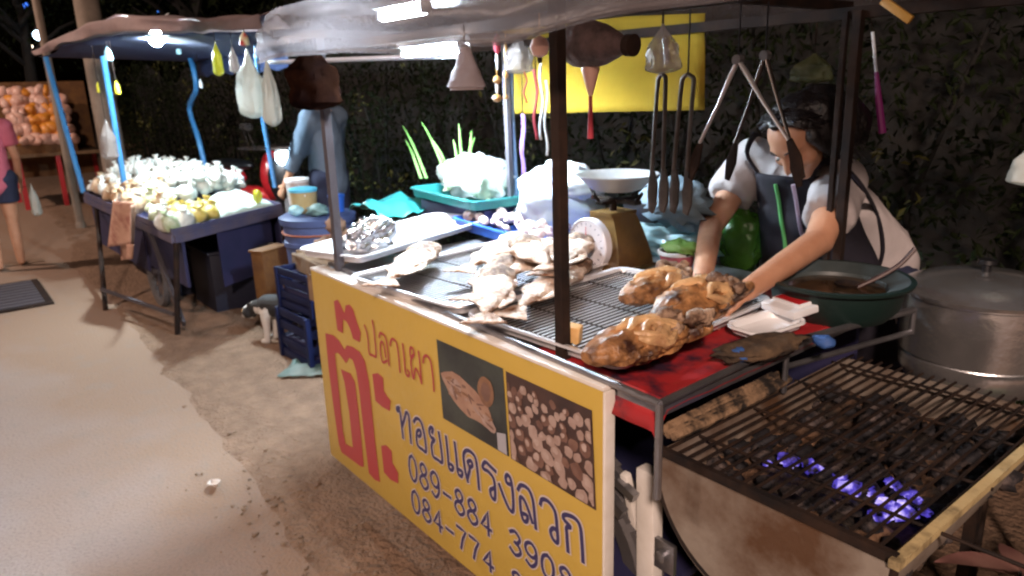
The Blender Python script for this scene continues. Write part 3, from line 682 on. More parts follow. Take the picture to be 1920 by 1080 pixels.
# ================================================================== ON THE TABLE
def tray(name, label, c, sx, sy, h, m, rz=0, tilt=0, rack=False, cat='tray', lip=.014, rad=.035):
    t = thing(name, label, cat, c)
    R = rotm(tilt, 0, rz); mb = MB()
    def ring(ex, ez, k=8):
        out = []; hx, hy = sx/2+ex, sy/2+ex; r_ = rad+ex
        for qx, qy, a0 in ((1, 1, 0), (-1, 1, 90), (-1, -1, 180), (1, -1, 270)):
            for i in range(k):
                a = math.radians(a0+90*i/(k-1)); out.append(Vector(c)+R @ V(qx*(hx-r_)+r_*math.cos(a), qy*(hy-r_)+r_*math.sin(a), ez))
        return out
    rings = [ring(-.018, .003), ring(-.006, .008), ring(0, h), ring(lip, h+.002), ring(lip+.002, h-.004), ring(.003, h-.004), ring(-.003, .004), ring(-.016, 0)]
    n = len(rings[0]); vs = [p for r_ in rings for p in r_]
    fs = [(i*n+k, i*n+(k+1) % n, (i+1)*n+(k+1) % n, (i+1)*n+k) for i in range(len(rings)-1) for k in range(n)]
    fs += [tuple(range(n-1, -1, -1)), tuple((len(rings)-1)*n+k for k in range(n))]
    mb.add(vs, fs); mb.build('pan', m, t)
    if rack:
        mb = MB(); zz = h*.75
        k = int(sx/.017)
        for i in range(k+1):
            x = -sx/2+.012+(sx-.024)*i/k; mb.tube([Vector(c)+R @ V(x, -sy/2+.01, zz), Vector(c)+R @ V(x, sy/2-.01, zz)], .0021, 5)
        for i in range(5):
            y = -sy/2+.02+(sy-.04)*i/4; mb.tube([Vector(c)+R @ V(-sx/2+.008, y, zz-.003), Vector(c)+R @ V(sx/2-.008, y, zz-.003)], .0022, 5)
        mb.build('wire_rack', M['tong_steel'], t)
    return t
T0 = TZ+.006
tray('foil_tray', 'shiny metal tray carrying the foil parcel beside the grey post', V(-2.44, 1.40, T0+.03), .29, .78, .03, M['alu'], .33)
tray('rack_tray', 'metal rack tray under the white salt-crusted fish', V(-1.84, 1.345, T0), .52, .66, .03, M['alu'], .10, rack=True)
tray('rack_tray', 'metal rack tray with the browned fish and tofu, behind black post', V(-1.235, 1.345, T0+.008), .50, .62, .03, M['alu'], .06, rack=True)
mb = MB()  # foil parcel
fc = OZ(682, 462, T0+.085)
fc = OZ(697, 440, T0+.095); mb.blob(fc, (.066, .105, .066), .4, 6, 3, 20, 14, rotm(0, 0, .35)); mb.blob(fc+V(-.0, -.085, -.02), (.045, .05, .03), .5, 6, 8, 12, 8)
fo = mb.build('foil_parcel', M['foil'], smooth=False); tag(fo, 'crumpled silver foil parcel sitting on the left metal tray', 'parcel')
# fish
def fish_shape(seed, L=.34, wv=1.):
    mb = MB(); n = 40; k = 22; vs = []; fs = []
    for i in range(n+1):
        u = i/n; x = -L/2+L*.86*u
        w = .052*(math.sin(math.pi*min(1, u*.98+.02)**.75)**.75)*(1-.35*u)+.004
        if u < .05: w *= .6+8*u
        for j_ in range(k):
            a = 2*math.pi*j_/k; d = V(math.cos(a), math.sin(a), 0)
            q = 1+.22*noise.noise(V(u*9, d.x*1.6, d.y*1.6+seed*3))+.12*noise.noise(V(u*24, d.x*4, d.y*4+seed))
            vs.append(V(x, d.x*w*1.15*q*wv, .038+d.y*w*.60*q))
    for i in range(n):
        for j_ in range(k): fs.append((i*k+j_, i*k+(j_+1) % k, (i+1)*k+(j_+1) % k, (i+1)*k+j_))
    fs += [tuple(range(k-1, -1, -1)), tuple(n*k+j_ for j_ in range(k))]
    mb.add(vs, fs); body = mb
    tl = MB()
    tl.grid(lambda u, v: (L*.34+.16*L*u+.03*L*abs(v-.5)*u, (v-.5)*(.03+.085*u), .036+.006*noise.noise(V(u*6, v*9, seed))), 8, 10)
    fn = MB()
    fn.grid(lambda u, v: (-.10*L+.36*L*u, .045*(1-.4*u)+.03*v*math.sin(math.pi*(u*.9+.05)), .04+.005*noise.noise(V(u*9, v*4, seed))), 10, 3)
    fn.grid(lambda u, v: (-.02*L+.2*L*u, -.045*(1-.4*u)-.022*v*math.sin(math.pi*(u*.9+.05)), .04+.004*noise.noise(V(u*9, v*4, seed))), 8, 3)
    hd_ = MB(); hd_.blob((-L*.40, 0, .042), (.078, .056*wv, .037), .22, 6, seed, 18, 14)
    hd_.blob((-L*.47, .006, .045), (.03, .03, .02), .2, 5, seed+4, 12, 8)
    return body, tl, fn, hd_
def fish(label, head, tail, z, seed, mb_, mh, group, lift=0):
    head, tail = Vector(head), Vector(tail); c = (head+tail)/2; d = tail-head
    t = thing('grilled_fish', label, 'grilled fish', (c.x, c.y, z), group)
    L = d.length; ps = fish_shape(seed, L)
    t.rotation_euler = (0, -lift, math.atan2(d.y, d.x)); t.scale = (1.1, 1.0, .8)
    for nm, p, m in zip(('body', 'tail', 'fins', 'head'), ps, (mb_, mb_, mb_, mh)):
        nme = nm if nm != 'fins' else 'fin'
        me = p.mesh(nme); o = bpy.data.objects.new(nme, me); COL.objects.link(o); o.parent = t; me.materials.append(m)
        b = bmesh.new(); b.from_mesh(me); bmesh.ops.recalc_face_normals(b, faces=b.faces); b.to_mesh(me); b.free()
        me.polygons.foreach_set('use_smooth', [True]*len(me.polygons))
        if nm in ('tail', 'fins'): q = o.modifiers.new('Solidify', 'SOLIDIFY'); q.thickness = .005; q.offset = 0
    return t
GF = 'salt-crusted grilled fish on the rack trays'
zf = T0+.026
fish('white crusted fish whose tail hangs over the yellow banner edge', (-2.06, 1.27), (-1.79, .955), zf+.01, 1, M['salt'], M['salt_char'], GF, .0)
fish('white crusted fish with black charred head nearest the front edge', (-1.60, 1.22), (-1.31, .955), zf+.015, 2, M['salt'], M['salt_char'], GF)
fish('long white crusted fish lying just left of the black post', (-1.58, 1.52), (-1.34, 1.06), zf, 3, M['salt'], M['salt_char'], GF)
fish('white crusted fish in the middle of the heap, behind the black headed one', (-1.76, 1.56), (-1.55, 1.20), zf+.02, 4, M['salt'], M['salt'], GF)
fish('white crusted fish at the back left of the heap by blue tray', (-1.98, 1.60), (-1.77, 1.22), zf+.005, 5, M['salt'], M['salt'], GF)
fish('small white crusted fish wedged between the two front fish of the heap', (-1.70, 1.33), (-1.49, 1.05), zf+.01, 7, M['salt'], M['salt_char'], GF)
fish('white crusted fish lying on top of the heap behind the black headed one', (-1.72, 1.42), (-1.44, 1.28), zf+.06, 8, M['salt'], M['salt_char'], GF)
fish('brown tinged crusted fish behind the black post, touching the scale', (-1.70, 1.66), (-1.47, 1.30), zf+.035, 6, M['salt'], M['salt_char'], GF)
# browned bundles on the right rack
def bundle(label, c, L, w, h, rz, seed):
    t = thing('browned_fish', label, 'grilled fish', (c[0], c[1], c[2]), 'browned grilled fish in front of the vendor')
    R = rotm(0, 0, rz); c = Vector(c); n, k = 56, 44; vs, fs = [], []
    for i in range(n+1):
        u = i/n; prof = max(.04, math.sin(math.pi*min(1, .03+u*.95))**.55)*(1-.25*u)
        for j_ in range(k):
            a = 2*math.pi*j_/k; dx, dz = math.cos(a), math.sin(a)
            q = 1+.07*math.sin(a*5+2.2*math.sin(u*5+seed)+seed)*min(1, u*4)+.05*math.sin(a*13+3*math.sin(u*7+seed))*min(1, u*3)+.16*noise.noise(V(u*6, dx*2, dz*2+seed*5))+.1*noise.noise(V(u*16, dx*5, dz*5+seed))
            vs.append(c+R @ V(dx*w/2*prof*q, -L/2+L*u, h/2+dz*h/2*prof*q*(1.05 if dz > 0 else .9)))
    for i in range(n):
        for j_ in range(k): fs.append((i*k+j_, i*k+(j_+1) % k, (i+1)*k+(j_+1) % k, (i+1)*k+j_))
    fs += [tuple(range(k-1, -1, -1)), tuple(n*k+j_ for j_ in range(k))]
    mb = MB(); mb.add(vs, fs); mb.build('body', M['grilled'], t)
    rg = random.Random(seed); mb = MB()
    for q in range(9):   # torn flaps and ridges of skin on the back
        a = rg.uniform(.5, 2.6); u0 = rg.uniform(.25, .6); pts = []
        for s_ in range(7):
            u = u0+s_*.055; aa = a+.25*math.sin(s_*.9+q); pr = max(.05, math.sin(math.pi*min(1, .03+u*.95))**.55)*(1-.25*u)
            pts.append(c+R @ V(math.cos(aa)*w/2*pr*1.03, -L/2+L*u, h/2+math.sin(aa)*h/2*pr*1.06))
        mb.tube(pts, [.004, .009, .012, .013, .012, .009, .004], 8)
    mb.build('skin_fold', M['grilled_pale'], t)
    mb = MB()
    for q in range(11): mb.blob(c+R @ V(rg.gauss(0, w*.22), L*rg.uniform(.12, .46), h*rg.uniform(.7, 1.02)), (rg.uniform(.01, .026), rg.uniform(.012, .03), .014), .6, 6, seed+q, 10, 8)
    mb.build('charred_bit', M['salt_char'], t)
    mb = MB()
    for s_ in (-1, 1): mb.chain([c+R @ V(s_*w*.2, L*.34, h*.5), c+R @ V(s_*w*.34, L*.46, h*.62), c+R @ V(s_*w*.2, L*.56, h*.5)], [.02, .015, .008], 8)
    mb.build('tail', M['grilled'], t)
    return t
zb_ = T0+.03
bundle('browned grilled fish lying at the back, next to the pink tub', (-1.20, 1.455, zb_), .31, .125, .085, .1, 11)
bundle('largest browned grilled fish in the middle, under the vendor\'s hands', (-.985, 1.335, zb_+.015), .34, .14, .11, .12, 12)
bundle('browned grilled fish nearest the front, half on red cloth', (-.945, 1.10, zb_), .31, .135, .09, -.08, 13)
mb = MB(); c = OZ(1074, 625, zb_+.02); mb.box(c, (.04, .03, .042), rotm(.1, .1, .5)); tag(mb.build('tofu_cube', M['tofu'], bevel=.004), 'small golden tofu cube on the wire rack beside the black post', 'tofu')
# small white trays by the red cloth
tray('foam_tray', 'shallow white tray on the red cloth beside the green basin', V(-.905, 1.50, T0+.012), .10, .17, .022, M['white_plastic'], -.1, rad=.03, lip=.008)
mb = MB(); mb.box(V(-.905, 1.625, T0+.05), (.11, .12, .02), rotm(.1, 0, -.25)); mb.mi = 1; mb.box(V(-.905, 1.64, T0+.0645), (.09, .09, .008), rotm(.1, 0, -.25))
tag(mb.build('lidded_box', [M['white_plastic'], M['red_paint']], bevel=.004), 'white box with red top beside the green basin', 'box')
# black rag with blue ends on cloth
mb = MB(); c = OZ(1425, 650, T0+.03); mb.blob(c, (.05, .125, .02), .3, 6, 4, 24, 16, rotm(0, 0, -.2)); mb.mi = 1
for px, py in ((1385, 665), (1545, 640)): mb.blob(OZ(px, py, T0+.03), (.025, .02, .015), .4, 6, px, 12, 8)
tag(mb.build('oven_mitt', [mat('scorched_rag', (.03, .02, .014), .9, c2=(.12, .075, .04), ns=14, bump=.008), mat('blue_binding', (.03, .09, .28), .7)]), 'scorched dark rag with blue ends on the oilcloth edge', 'rag')
# blue tray of cockles
tray('blue_tray', 'bright blue plastic tray full of cockles below the white bag', V(-2.20, 1.83, T0+.012), .66, .30, .05, M['blue_plastic'], -.12, rad=.02)
rg = random.Random(9)
proto = None
for k in range(46):
    p = V(-2.20, 1.83, T0+.055)+rotm(0, 0, -.12) @ V(rg.uniform(-.29, .29), rg.uniform(-.12, .12), rg.uniform(-.01, .02))
    if proto is None:
        mb = MB(); mb.lathe([(.001, -.012), (.014, -.009), (.019, 0), (.015, .009), (.006, .014), (.001, .0155)], (0, 0, 0), 14, sx=1.15)
        o = proto = mb.build('cockle', M['shell'])
    else: o = proto.copy(); COL.objects.link(o)
    o.location = p; o.rotation_euler = (rg.uniform(-.8, .8), rg.uniform(-.8, .8), rg.uniform(0, 6)); o.scale = [rg.uniform(.85, 1.25)]*3
    tag(o, 'pinkish brown cockle heaped in the blue tray', 'cockle', 'cockles in the blue tray')
# teal tray with vegetables
tray('teal_tray', 'long teal plastic tray holding the vegetables at the back', V(-2.68, 1.92, T0+.10), .60, .34, .045, M['teal_plastic'], -.1, rad=.04)
mb = MB(); mb.box((-2.66, 1.93, T0+.048), (.5, .3, .096)); tag(mb.build('supply_box', M['navy'], bevel=.006), 'dark box under the teal vegetable tray', 'box')
mb = MB(); c = OZ(735, 395, T0+.04)
mb.grid(lambda u, v: c+V((u-.5)*.3, (v-.5)*.3, .05*noise.noise(V(u*4, v*4, 3))+.05*math.sin(u*3.1)), 16, 12)
tag(mb.build('teal_cloth', M['teal_plastic'], solid=.003), 'rumpled teal cloth behind the foil parcel', 'cloth')
vt = thing('vegetable_bag', 'clear bag of pale lettuce with spring onions sticking out', 'vegetables', V(-2.72, 1.95, T0+.12))
vc = OZ(835, 345, T0+.19); vc = V(-2.70, 1.94, T0+.2)
mb = MB()
for k in range(34):
    o_ = vc+V(rg.uniform(-.16, .14), rg.uniform(-.07, .07), rg.uniform(-.06, .02)); a = rg.uniform(0, 6.28); Rl = rotm(rg.uniform(-.5, .5), rg.uniform(-.5, .5), a); ls = rg.uniform(.05, .085)
    def lf(u, v, o_=o_, Rl=Rl, ls=ls, k=k):
        x = (u-.5)*2; r_ = 1-x*x*.5
        return o_+Rl @ V(x*ls*.8*(.4+.7*v), -.02+.03*x*x+.03*v+.014*noise.noise(V(u*7, v*5, k))*v+.010*math.sin(u*19+k)*v, (v-.4)*ls*1.7*r_)
    mb.grid(lf, 10, 8)
mb.build('lettuce', M['lettuce'], vt)
mb = MB()
for (tx, ty, bx) in ((755, 235, 800), (760, 262, 790), (790, 228, 840), (800, 250, 850), (860, 232, 868), (884, 245, 880), (890, 258, 872), (850, 262, 862), (820, 275, 830), (900, 300, 885)):
    tip = OY(tx, ty, 1.95); b = OY(bx, 335, 1.93); m_ = b.lerp(tip, .55)+V(0, 0, .02)
    mb.tube(catmull([b, m_, tip], 5), [.009, .0095, .0095, .009, .0085, .008, .007, .006, .005, .003, .0015], 7, .6)
mb.build('spring_onion', M['leaf_green'], vt)
mb = MB(); mb.blob(vc+V(.01, 0, .0), (.22, .12, .10), .3, 6, 20, 34, 24); mb.build('bag_film', M['clear'], vt)
# white bag in the middle
mb = MB(); wc = OZ(1010, 375, T0+.12); wc = V(-2.12, 1.94, T0+.16)
mb.blob(wc, (.20, .13, .145), .22, 5, 6, 34, 24); mb.blob(wc+V(.14, -.04, .07), (.13, .08, .05), .3, 6, 8, 20, 14)
tag(mb.build('carrier_bag', mat('white_bag', (.72, .77, .82), .4, c2=(.62, .7, .76), ns=5, bump=.012, bs=10, sss=.1)), 'big rounded white plastic bag behind the black post', 'bag')
mb = MB(); c = OZ(1010, 405, T0+.06); mb.blob(c+V(0, -.02, .015), (.10, .07, .04), .3, 6, 2, 20, 14)
tag(mb.build('squid_heap', M['white_plastic']), 'white folded bag lying in the blue tray among cockles', 'bag')
# kitchen scale
sc = thing('kitchen_scale', 'olive brown kitchen scale with round white dial and steel bowl', 'scale', (-1.60, 1.78, T0))
s0 = V(-1.655, 1.76, T0)
mb = MB(); mb.grid(lambda u, v: s0+V((2*u-1)*(.105-.055*v**1.6), -.085*(1-.35*v), .012+.165*v), 6, 10); mb.grid(lambda u, v: s0+V((2*u-1)*(.105-.055*v**1.6), .085*(1-.35*v), .012+.165*v), 6, 10)
for s_ in (-1, 1): mb.grid(lambda u, v: s0+V(s_*(.105-.055*v**1.6), (2*u-1)*.085*(1-.35*v), .012+.165*v), 6, 10)
mb.box(s0+V(0, 0, .006), (.23, .19, .012)); mb.box(s0+V(0, 0, .181), (.10, .12, .012)); mb.build('body', M['scale_body'], sc)
mb = MB(); mb.tube([s0+V(0, 0, .18), s0+V(0, 0, .222)], .012, 10); mb.box(s0+V(.01, 0, .222), (.20, .03, .012)); mb.box(s0+V(.01, 0, .222), (.03, .16, .012))
for a in range(4):
    an = a*math.pi/2; mb.tube([s0+V(.01+.09*math.cos(an), .075*math.sin(an), .222), s0+V(.01+.115*math.cos(an), .105*math.sin(an), .255)], .006, 6)
mb.build('bowl_support', M['soot'], sc)
Rd = rotm(math.pi/2, 0, 0)
mb = MB(); dc = s0+V(-.012, -.098, .085); mb.lathe([(.088, -.014), (.088, .012), (.084, .016), (.080, .012), (.079, .010)], dc, 40, Rd); do = mb.build('dial', [M['dial']], sc)
mb = MB(); mb.prism([dc+V(*p) for p in ((-.004, -.0185, -.02), (.004, -.0185, -.02), (.001, -.0185, .062), (-.001, -.0185, .062))], (0, -1, 0), .001); mb.build('needle', M['red_paint'], do)
mb = MB()
for k in range(20):
    a = 2*math.pi*k/20; mb.box(dc+V(.07*math.sin(a), -.0172, .07*math.cos(a)), (.0018, .001, .008), rotm(0, a, 0))
mb.build('tick_mark', M['blue_ink'], do)
bc = s0+V(.015, 0, .255)
mb = MB(); mb.lathe([(.001, 0), (.06, 0), (.085, .008), (.128, .05), (.136, .052), (.137, .056), (.127, .0545), (.083, .012), (.058, .004), (.001, .004)], bc, 44); mb.build('bowl', M['alu'], sc, fix=False)
mb = MB(); mb.box(s0+V(.02, .10, .05), (.30, .012, .012)); 
# dark basket and bags right of the scale
mb = MB(); c = OY(1215, 395, 2.0); mb.box(c, (.14, .1, .07), None, (1.1, 1.1)); tag(mb.build('dark_box', M['black_plastic'], bevel=.01), 'small black box beside the scale bowl under the tongs', 'box')
mb = MB(); c = OZ(1255, 445, T0+.05)+V(-.0, .0, 0); mb.blob(c, (.17, .12, .075), .5, 7, 15, 30, 20)
tag(mb.build('ice_bag', M['clear_blue']), 'pale blue clear plastic bag slumped right of the scale', 'bag')
mb = MB(); c = OY(1265, 380, 1.98); mb.blob(c, (.13, .05, .085), .5, 7, 25, 24, 16); tag(mb.build('grey_rag', mat('grey_blue_rag', (.12, .19, .24), .8, c2=(.2, .26, .3), ns=8)), 'grey blue rag hanging behind the tongs', 'rag')
tb = thing('pink_tub', 'pink tub with white rim beside the vendor\'s right hand', 'tub', OZ(1270, 510, T0))
c = OZ(1268, 520, T0)
mb = MB(); mb.lathe([(.04, 0), (.055, .08), (.05, .08), (.036, .004), (.04, 0)], c, 28); mb.build('cup', mat('pink_tub', (.42, .1, .13), .5), tb)
mb = MB(); mb.lathe([(.052, .078), (.06, .078), (.061, .086), (.058, .090), (.052, .088), (.052, .078)], c, 28); mb.build('rim', M['white_plastic'], tb)
mb = MB(); mb.blob(c+V(.02, 0, .10), (.06, .05, .022), .6, 7, 3, 18, 12); mb.build('herbs', M['leaf_green'], tb)
mb = MB(); c = OY(1385, 455, 2.16); mb.blob(c, (.08, .05, .12), .25, 5, 31, 26, 20); tag(mb.build('green_bag', M['green_film']), 'green see-through bag hanging between the vendor\'s arms', 'bag')
# basin and ladle
bs = thing('basin', 'dark green plastic basin of brown broth before the vendor', 'basin', (-.87, 1.77, T0)); b0 = V(-.885, 1.785, T0)
mb = MB(); mb.lathe([(.13, 0), (.155, .03), (.165, .085), (.182, .09), (.184, .098), (.17, .099)], b0, 48, open_=True); mb.build('wall', M['basin'], bs)
mb = MB(); mb.lathe([(.171, .0985), (.158, .092), (.125, .078), (.118, .06), (.001, .055)], b0, 48, open_=True); mb.build('lining', M['basin_in'], bs, fix=False)
mb = MB(); mb.lathe([(.001, .0), (.117, 0), (.117, .002), (.001, .003)], b0+V(0, 0, .068), 40); mb.build('broth', M['broth'], bs)
ld = thing('ladle', 'dark ladle resting in the green basin', 'ladle', b0+V(.04, .05, .07))
mb = MB(); mb.lathe([(.001, -.018), (.02, -.015), (.032, 0), (.030, 0), (.018, -.012), (.001, -.015)], b0+V(.02, .02, .08), 20); mb.build('cup', M['soot'], ld, fix=False)
mb = MB(); mb.tube(catmull([b0+V(.04, .03, .07), b0+V(.08, .07, .10), b0+V(.11, .10, .13), b0+V(.13, .13, .17)], 4), .008, 8, .7); mb.build('handle', mat('reddish_handle', (.045, .016, .012), .5), ld)

# ================================================================== GRILL
gr = thing('charcoal_grill', 'half oil drum charcoal grill with black bars and bluish embers', 'grill', (-.62, 1.5, .3))
GX, GY0, GY1, GZ, GR = -.615, 1.045, 1.80, .775, .235
def uprof(r_, k=28, e=2.0):
    out = []
    for i in range(k+1):
        a = math.pi*i/k; c, s = math.cos(a), math.sin(a)
        out.append((math.copysign(abs(c)**(2/e), c)*-r_, -abs(s)**(2/e)*r_*1.0))
    return out
mb = MB(); o1, o2 = uprof(GR), uprof(GR-.012); n = len(o1)
for P in (o1, o2): mb.grid(lambda u, v, P=P: (GX+P[round(u*(n-1))][0], GY0+(GY1-GY0)*v, GZ+P[round(u*(n-1))][1]), n-1, 6)
mb.prism([V(GX+a, GY1-.001, GZ+b) for a, b in o1], (0, -1, 0), .01)
mb.build('drum_shell', M['drum'], gr)
mb = MB(); mb.prism([V(GX+a*1.005, GY0-.012, GZ+b*1.005-.006) for a, b in o1], (0, 1, 0), .014); mb.build('end_plate', M['drum'], gr)
mb = MB(); mb.tube([V(GX+a*1.0, GY0-.008, GZ+b) for a, b in o1], .007, 6); mb.bar(V(GX-GR, GY0-.002, GZ-.012), V(GX+GR, GY0-.002, GZ-.012), .012, .05); mb.build('end_rim', M['soot'], gr)
mb = MB(); mb.bar(V(GX+GR+.002, GY0-.02, GZ+.003), V(GX+GR+.016, GY1, GZ+.006), .017, .014); mb.build('rim_strip', M['bamboo'], gr)
mb = MB()
def ashfn(u, v):
    x = GX-GR+.02+(2*GR-.04)*u; y = GY0+.02+(GY1-GY0-.04)*v
    return (x, y, GZ-.085+.03*noise.noise(V(x*9, y*9, 0))+.02*noise.noise(V(x*26, y*26, 2)))
mb.grid(ashfn, 44, 70); mb.build('ash_bed', M['ash'], gr, fix=False)
rg = random.Random(4); mb = MB()
for k in range(150):
    u, v = rg.random(), rg.random(); p = V(*ashfn(u, v)); s = rg.uniform(.008, .022)
    mb.blob(p+V(0, 0, s*.5), (s*1.4, s*1.6, s), .6, 6, k, 8, 6, rotm(0, 0, rg.uniform(0, 3)))
o = mb.build('charcoal', M['coal'], gr)
mb = MB()
for px, py, s in ((1478, 862, 16), (1515, 868, 12), (1533, 884, 16), (1590, 912, 20), (1640, 928, 12), (1672, 905, 10), (1695, 918, 15), (1660, 945, 12), (1690, 958, 20), (1650, 962, 14), (1735, 960, 9), (1440, 870, 8), (1565, 895, 8), (1715, 935, 9)):
    p = OZ(px, py, GZ-.055); s_ = s/1350*1.75
    mb.blob(p, (s_*1.1, s_*.9, s_*.6), .55, 5, px, 12, 8)
mb.build('ember', M['ember'], gr)
for k in range(19):
    x = GX-GR+.012+(2*GR-.02)*k/18; mb = MB(); dx = rg.uniform(-.004, .004)
    mb.tube([V(x, GY0-.005, GZ+.004), V(x+dx, (GY0+GY1)/2, GZ+.001), V(x, GY1+.02, GZ+.004)], .0034, 6); mb.build('grill_bar', M['soot'], gr)
for y in (1.16, 1.36, 1.57, 1.75):
    mb = MB(); mb.tube([V(GX-GR-.01, y, GZ-.003), V(GX+GR+.02+(.16 if y == 1.16 else 0), y+.015, GZ-.001)], .0034, 6); mb.build('cross_bar', M['soot'], gr)
for x, y in ((GX-.14, GY0+.12), (GX+.14, GY0+.12), (GX-.14, GY1-.1), (GX+.14, GY1-.1)): mb = MB(); mb.bar(V(x, y, .0), V(x, y, GZ-.17), .025, .025); mb.build('leg', M['soot'], gr)
# charred wood strips between rail and grill
for k in range(6):
    x = -.876+.0125*(k % 3)+.004*k; mb = MB(); y0 = 1.05+rg.uniform(0, .05)
    pts = [V(x+rg.uniform(-.004, .004), y0+.43*i/5, .80+.006*(k % 2)+rg.uniform(-.003, .003)) for i in range(6)]
    mb.tube(pts, [.009, .012, .011, .012, .011, .008], 7); tag(mb.build('firewood', M['char']), 'half burnt wood strip lying between the table rail and grill', 'firewood', 'charred wood strips along the grill')
# ---- big pot on a stove
pt = thing('stock_pot', 'large dull steel stock pot with domed lid beside the hedge', 'pot', (-.60, 2.27, .58)); pc = V(-.668, 2.17, .66)
S_ = Matrix.Scale(.92, 3)
mb = MB(); mb.lathe([(.15, 0), (.185, .012), (.20, .04), (.203, .09), (.199, .096), (.206, .10), (.208, .27), (.216, .275), (.216, .282), (.205, .282)], pc, 64, S_); mb.build('pot_body', M['pot_steel'], pt)
mb = MB(); mb.lathe([(.219, .280), (.221, .290), (.205, .300), (.15, .325), (.08, .338), (.03, .342), (.001, .342)], pc, 64, S_); lo = mb.build('lid', M['pot_steel'], pt)
mb = MB(); mb.lathe([(.012, .342), (.012, .36), (.026, .366), (.024, .378), (.001, .381)], pc, 20, S_); mb.build('knob', M['black_plastic'], lo)
sv = thing('gas_stove', 'dark iron ring stove under the big steel pot', 'stove', (pc.x, pc.y, 0))
mb = MB()
for r_, z in ((.17, .58), (.17, .40)): mb.tube([pc+V(r_*math.cos(a*.2618), r_*math.sin(a*.2618), z-.595+.002) for a in range(25)], .009, 6)
mb.build('ring', M['soot'], sv)
for a in range(4):
    an = a*math.pi/2+.6; mb = MB(); mb.tube([pc+V(.17*math.cos(an), .17*math.sin(an), -.01), pc+V(.24*math.cos(an), .24*math.sin(an), -.25), pc+V(.25*math.cos(an), .25*math.sin(an), -.66)], .011, 6); mb.build('leg', M['soot'], sv)
mb = MB(); mb.lathe([(.05, -.14), (.07, -.12), (.06, -.10), (.001, -.10)], pc, 20); mb.build('burner', M['dark_metal'], sv)
# ---- plants at the bottom right
def shrub(name, label, c, n, h, m, seed, lw=.018, spread=.18):
    t = thing(name, label, 'plant', c); rg = random.Random(seed); mb = MB(); st = MB(); c = Vector(c)
    for k in range(n):
        a = rg.uniform(0, 6.28); L = h*rg.uniform(.5, 1.1); r_ = spread*rg.uniform(.2, 1); p0 = c+V(math.cos(a)*r_*.3, math.sin(a)*r_*.3, L*rg.uniform(.3, .7))
        d = V(math.cos(a), math.sin(a), rg.uniform(-.3, .7)).normalized(); sd = d.cross(V(0, 0, 1)).normalized(); ln = rg.uniform(.08, .17)
        mb.grid(lambda u, v: p0+d*ln*u+sd*(v-.5)*2*lw*math.sin(math.pi*min(1, u*.9+.08))+V(0, 0, -.35*ln*u*u+.006*abs(v-.5)), 6, 2)
        if k % 4 == 0: st.tube([c, c.lerp(p0, .6)+V(0, 0, .02), p0], [.006, .005, .003], 5)
    mb.build('leaf', m, t, fix=False)['kind'] = 'stuff' if n > 100 else 'part'; st.build('stem', M['bark'], t); return t
shrub('garden_plant', 'reddish leafed plant at the foot of the grill, bottom right corner', (-.27, 1.46, 0), 100, .95, mat('maroon_leaf', (.12, .045, .045), .35, c2=(.2, .11, .09), ns=8, coat=.2), 5, .024, .22)
shrub('garden_plant', 'green leafed plant low beside the reddish one', (-.20, 1.85, 0), 60, .8, mat('plant_leaf', (.05, .12, .03), .45, c2=(.09, .17, .05), ns=8), 6, .018, .2)
shrub('weed', 'small green weed under the cart near the white leg', (-.78, 1.34, 0), 40, .34, M['leaf_green'], 8, .014, .12)

# ================================================================== HANGING THINGS
def cordmb(mb, p, top, r=.0018): mb.tube([p, (p+top)/2, top], r, 5)
ZH = 1.645
# four tongs
def tongs(label, apex, l, r_, w, blade, m, y):
    A = OY(*apex, y); Lp = OY(*l, y); Rp = OY(*r_, y)
    t = thing('tongs', label, 'tongs', Rp, 'tongs hanging over the fish cart')
    if blade == 'U':
        mb = MB(); k = (Rp-Lp)*.5; pts = [Lp, Lp.lerp(A-k.normalized()*w, .6), A-k.normalized()*w-V(0, 0, .015), A-k.normalized()*w*.7-V(0, 0, .005), A, A+k.normalized()*w*.7-V(0, 0, .005), A+k.normalized()*w-V(0, 0, .015), Rp.lerp(A+k.normalized()*w, .6), Rp]
        mb.tube(catmull(pts, 4), .0048, 8); mb.build('handle', m, t)
        for q in (Lp, Rp):
            mb = MB(); mb.prism([q+V(-.006, 0, 0), q+V(.006, 0, 0), q+V(.014, 0, -.03), q+V(.013, 0, -.075), q+V(.004, 0, -.1), q+V(-.008, 0, -.095), q+V(-.012, 0, -.05)], (0, 1, 0), .006); mb.build('tip', M['tong_steel'], t, bevel=.001)
    else:
        for q in (Lp, Rp):
            mb = MB(); mb.tube([A, A.lerp(q, .2), A.lerp(q, .5)+V(0, 0, -.004), q], [.0065, .0075, .005, .0048], 8, .6); mb.build('arm', m, t)
            d = (q-A).normalized(); sd = d.cross(V(0, 1, 0)).normalized(); mb = MB()
            e = q+d*.085+(V(0, 0, -1)-d)*.03
            mb.prism([q-sd*.006, q+sd*.006, q.lerp(e, .5)+sd*.013, e+sd*.006, e-sd*.005, q.lerp(e, .5)-sd*.013], (0, 1, 0), .006); mb.build('tip', M['dark_metal'], t, bevel=.001)
        mb = MB(); mb.tube([A+V(0, -.008, 0), A+V(0, .008, 0)], .010, 10); mb.build('hinge', M['steel'], t)
    mb = MB(); cordmb(mb, A, V(A.x, A.y, ZH)); mb.build('cord', M['black_plastic'], t); return t
tongs('narrow U-shaped dark tongs, leftmost of the four hanging', (1241, 140), (1222, 320), (1243, 318), .011, 'U', M['tong_steel'], 1.3)
tongs('wider U-shaped dark tongs, second from left of the four', (1290, 140), (1263, 318), (1288, 320), .0155, 'U', M['tong_steel'], 1.3)
tongs('big open A-shaped bright tongs with tip like a white point', (1384, 112), (1312, 268), (1478, 262), .01, 'A', M['rack_steel'], 1.3)
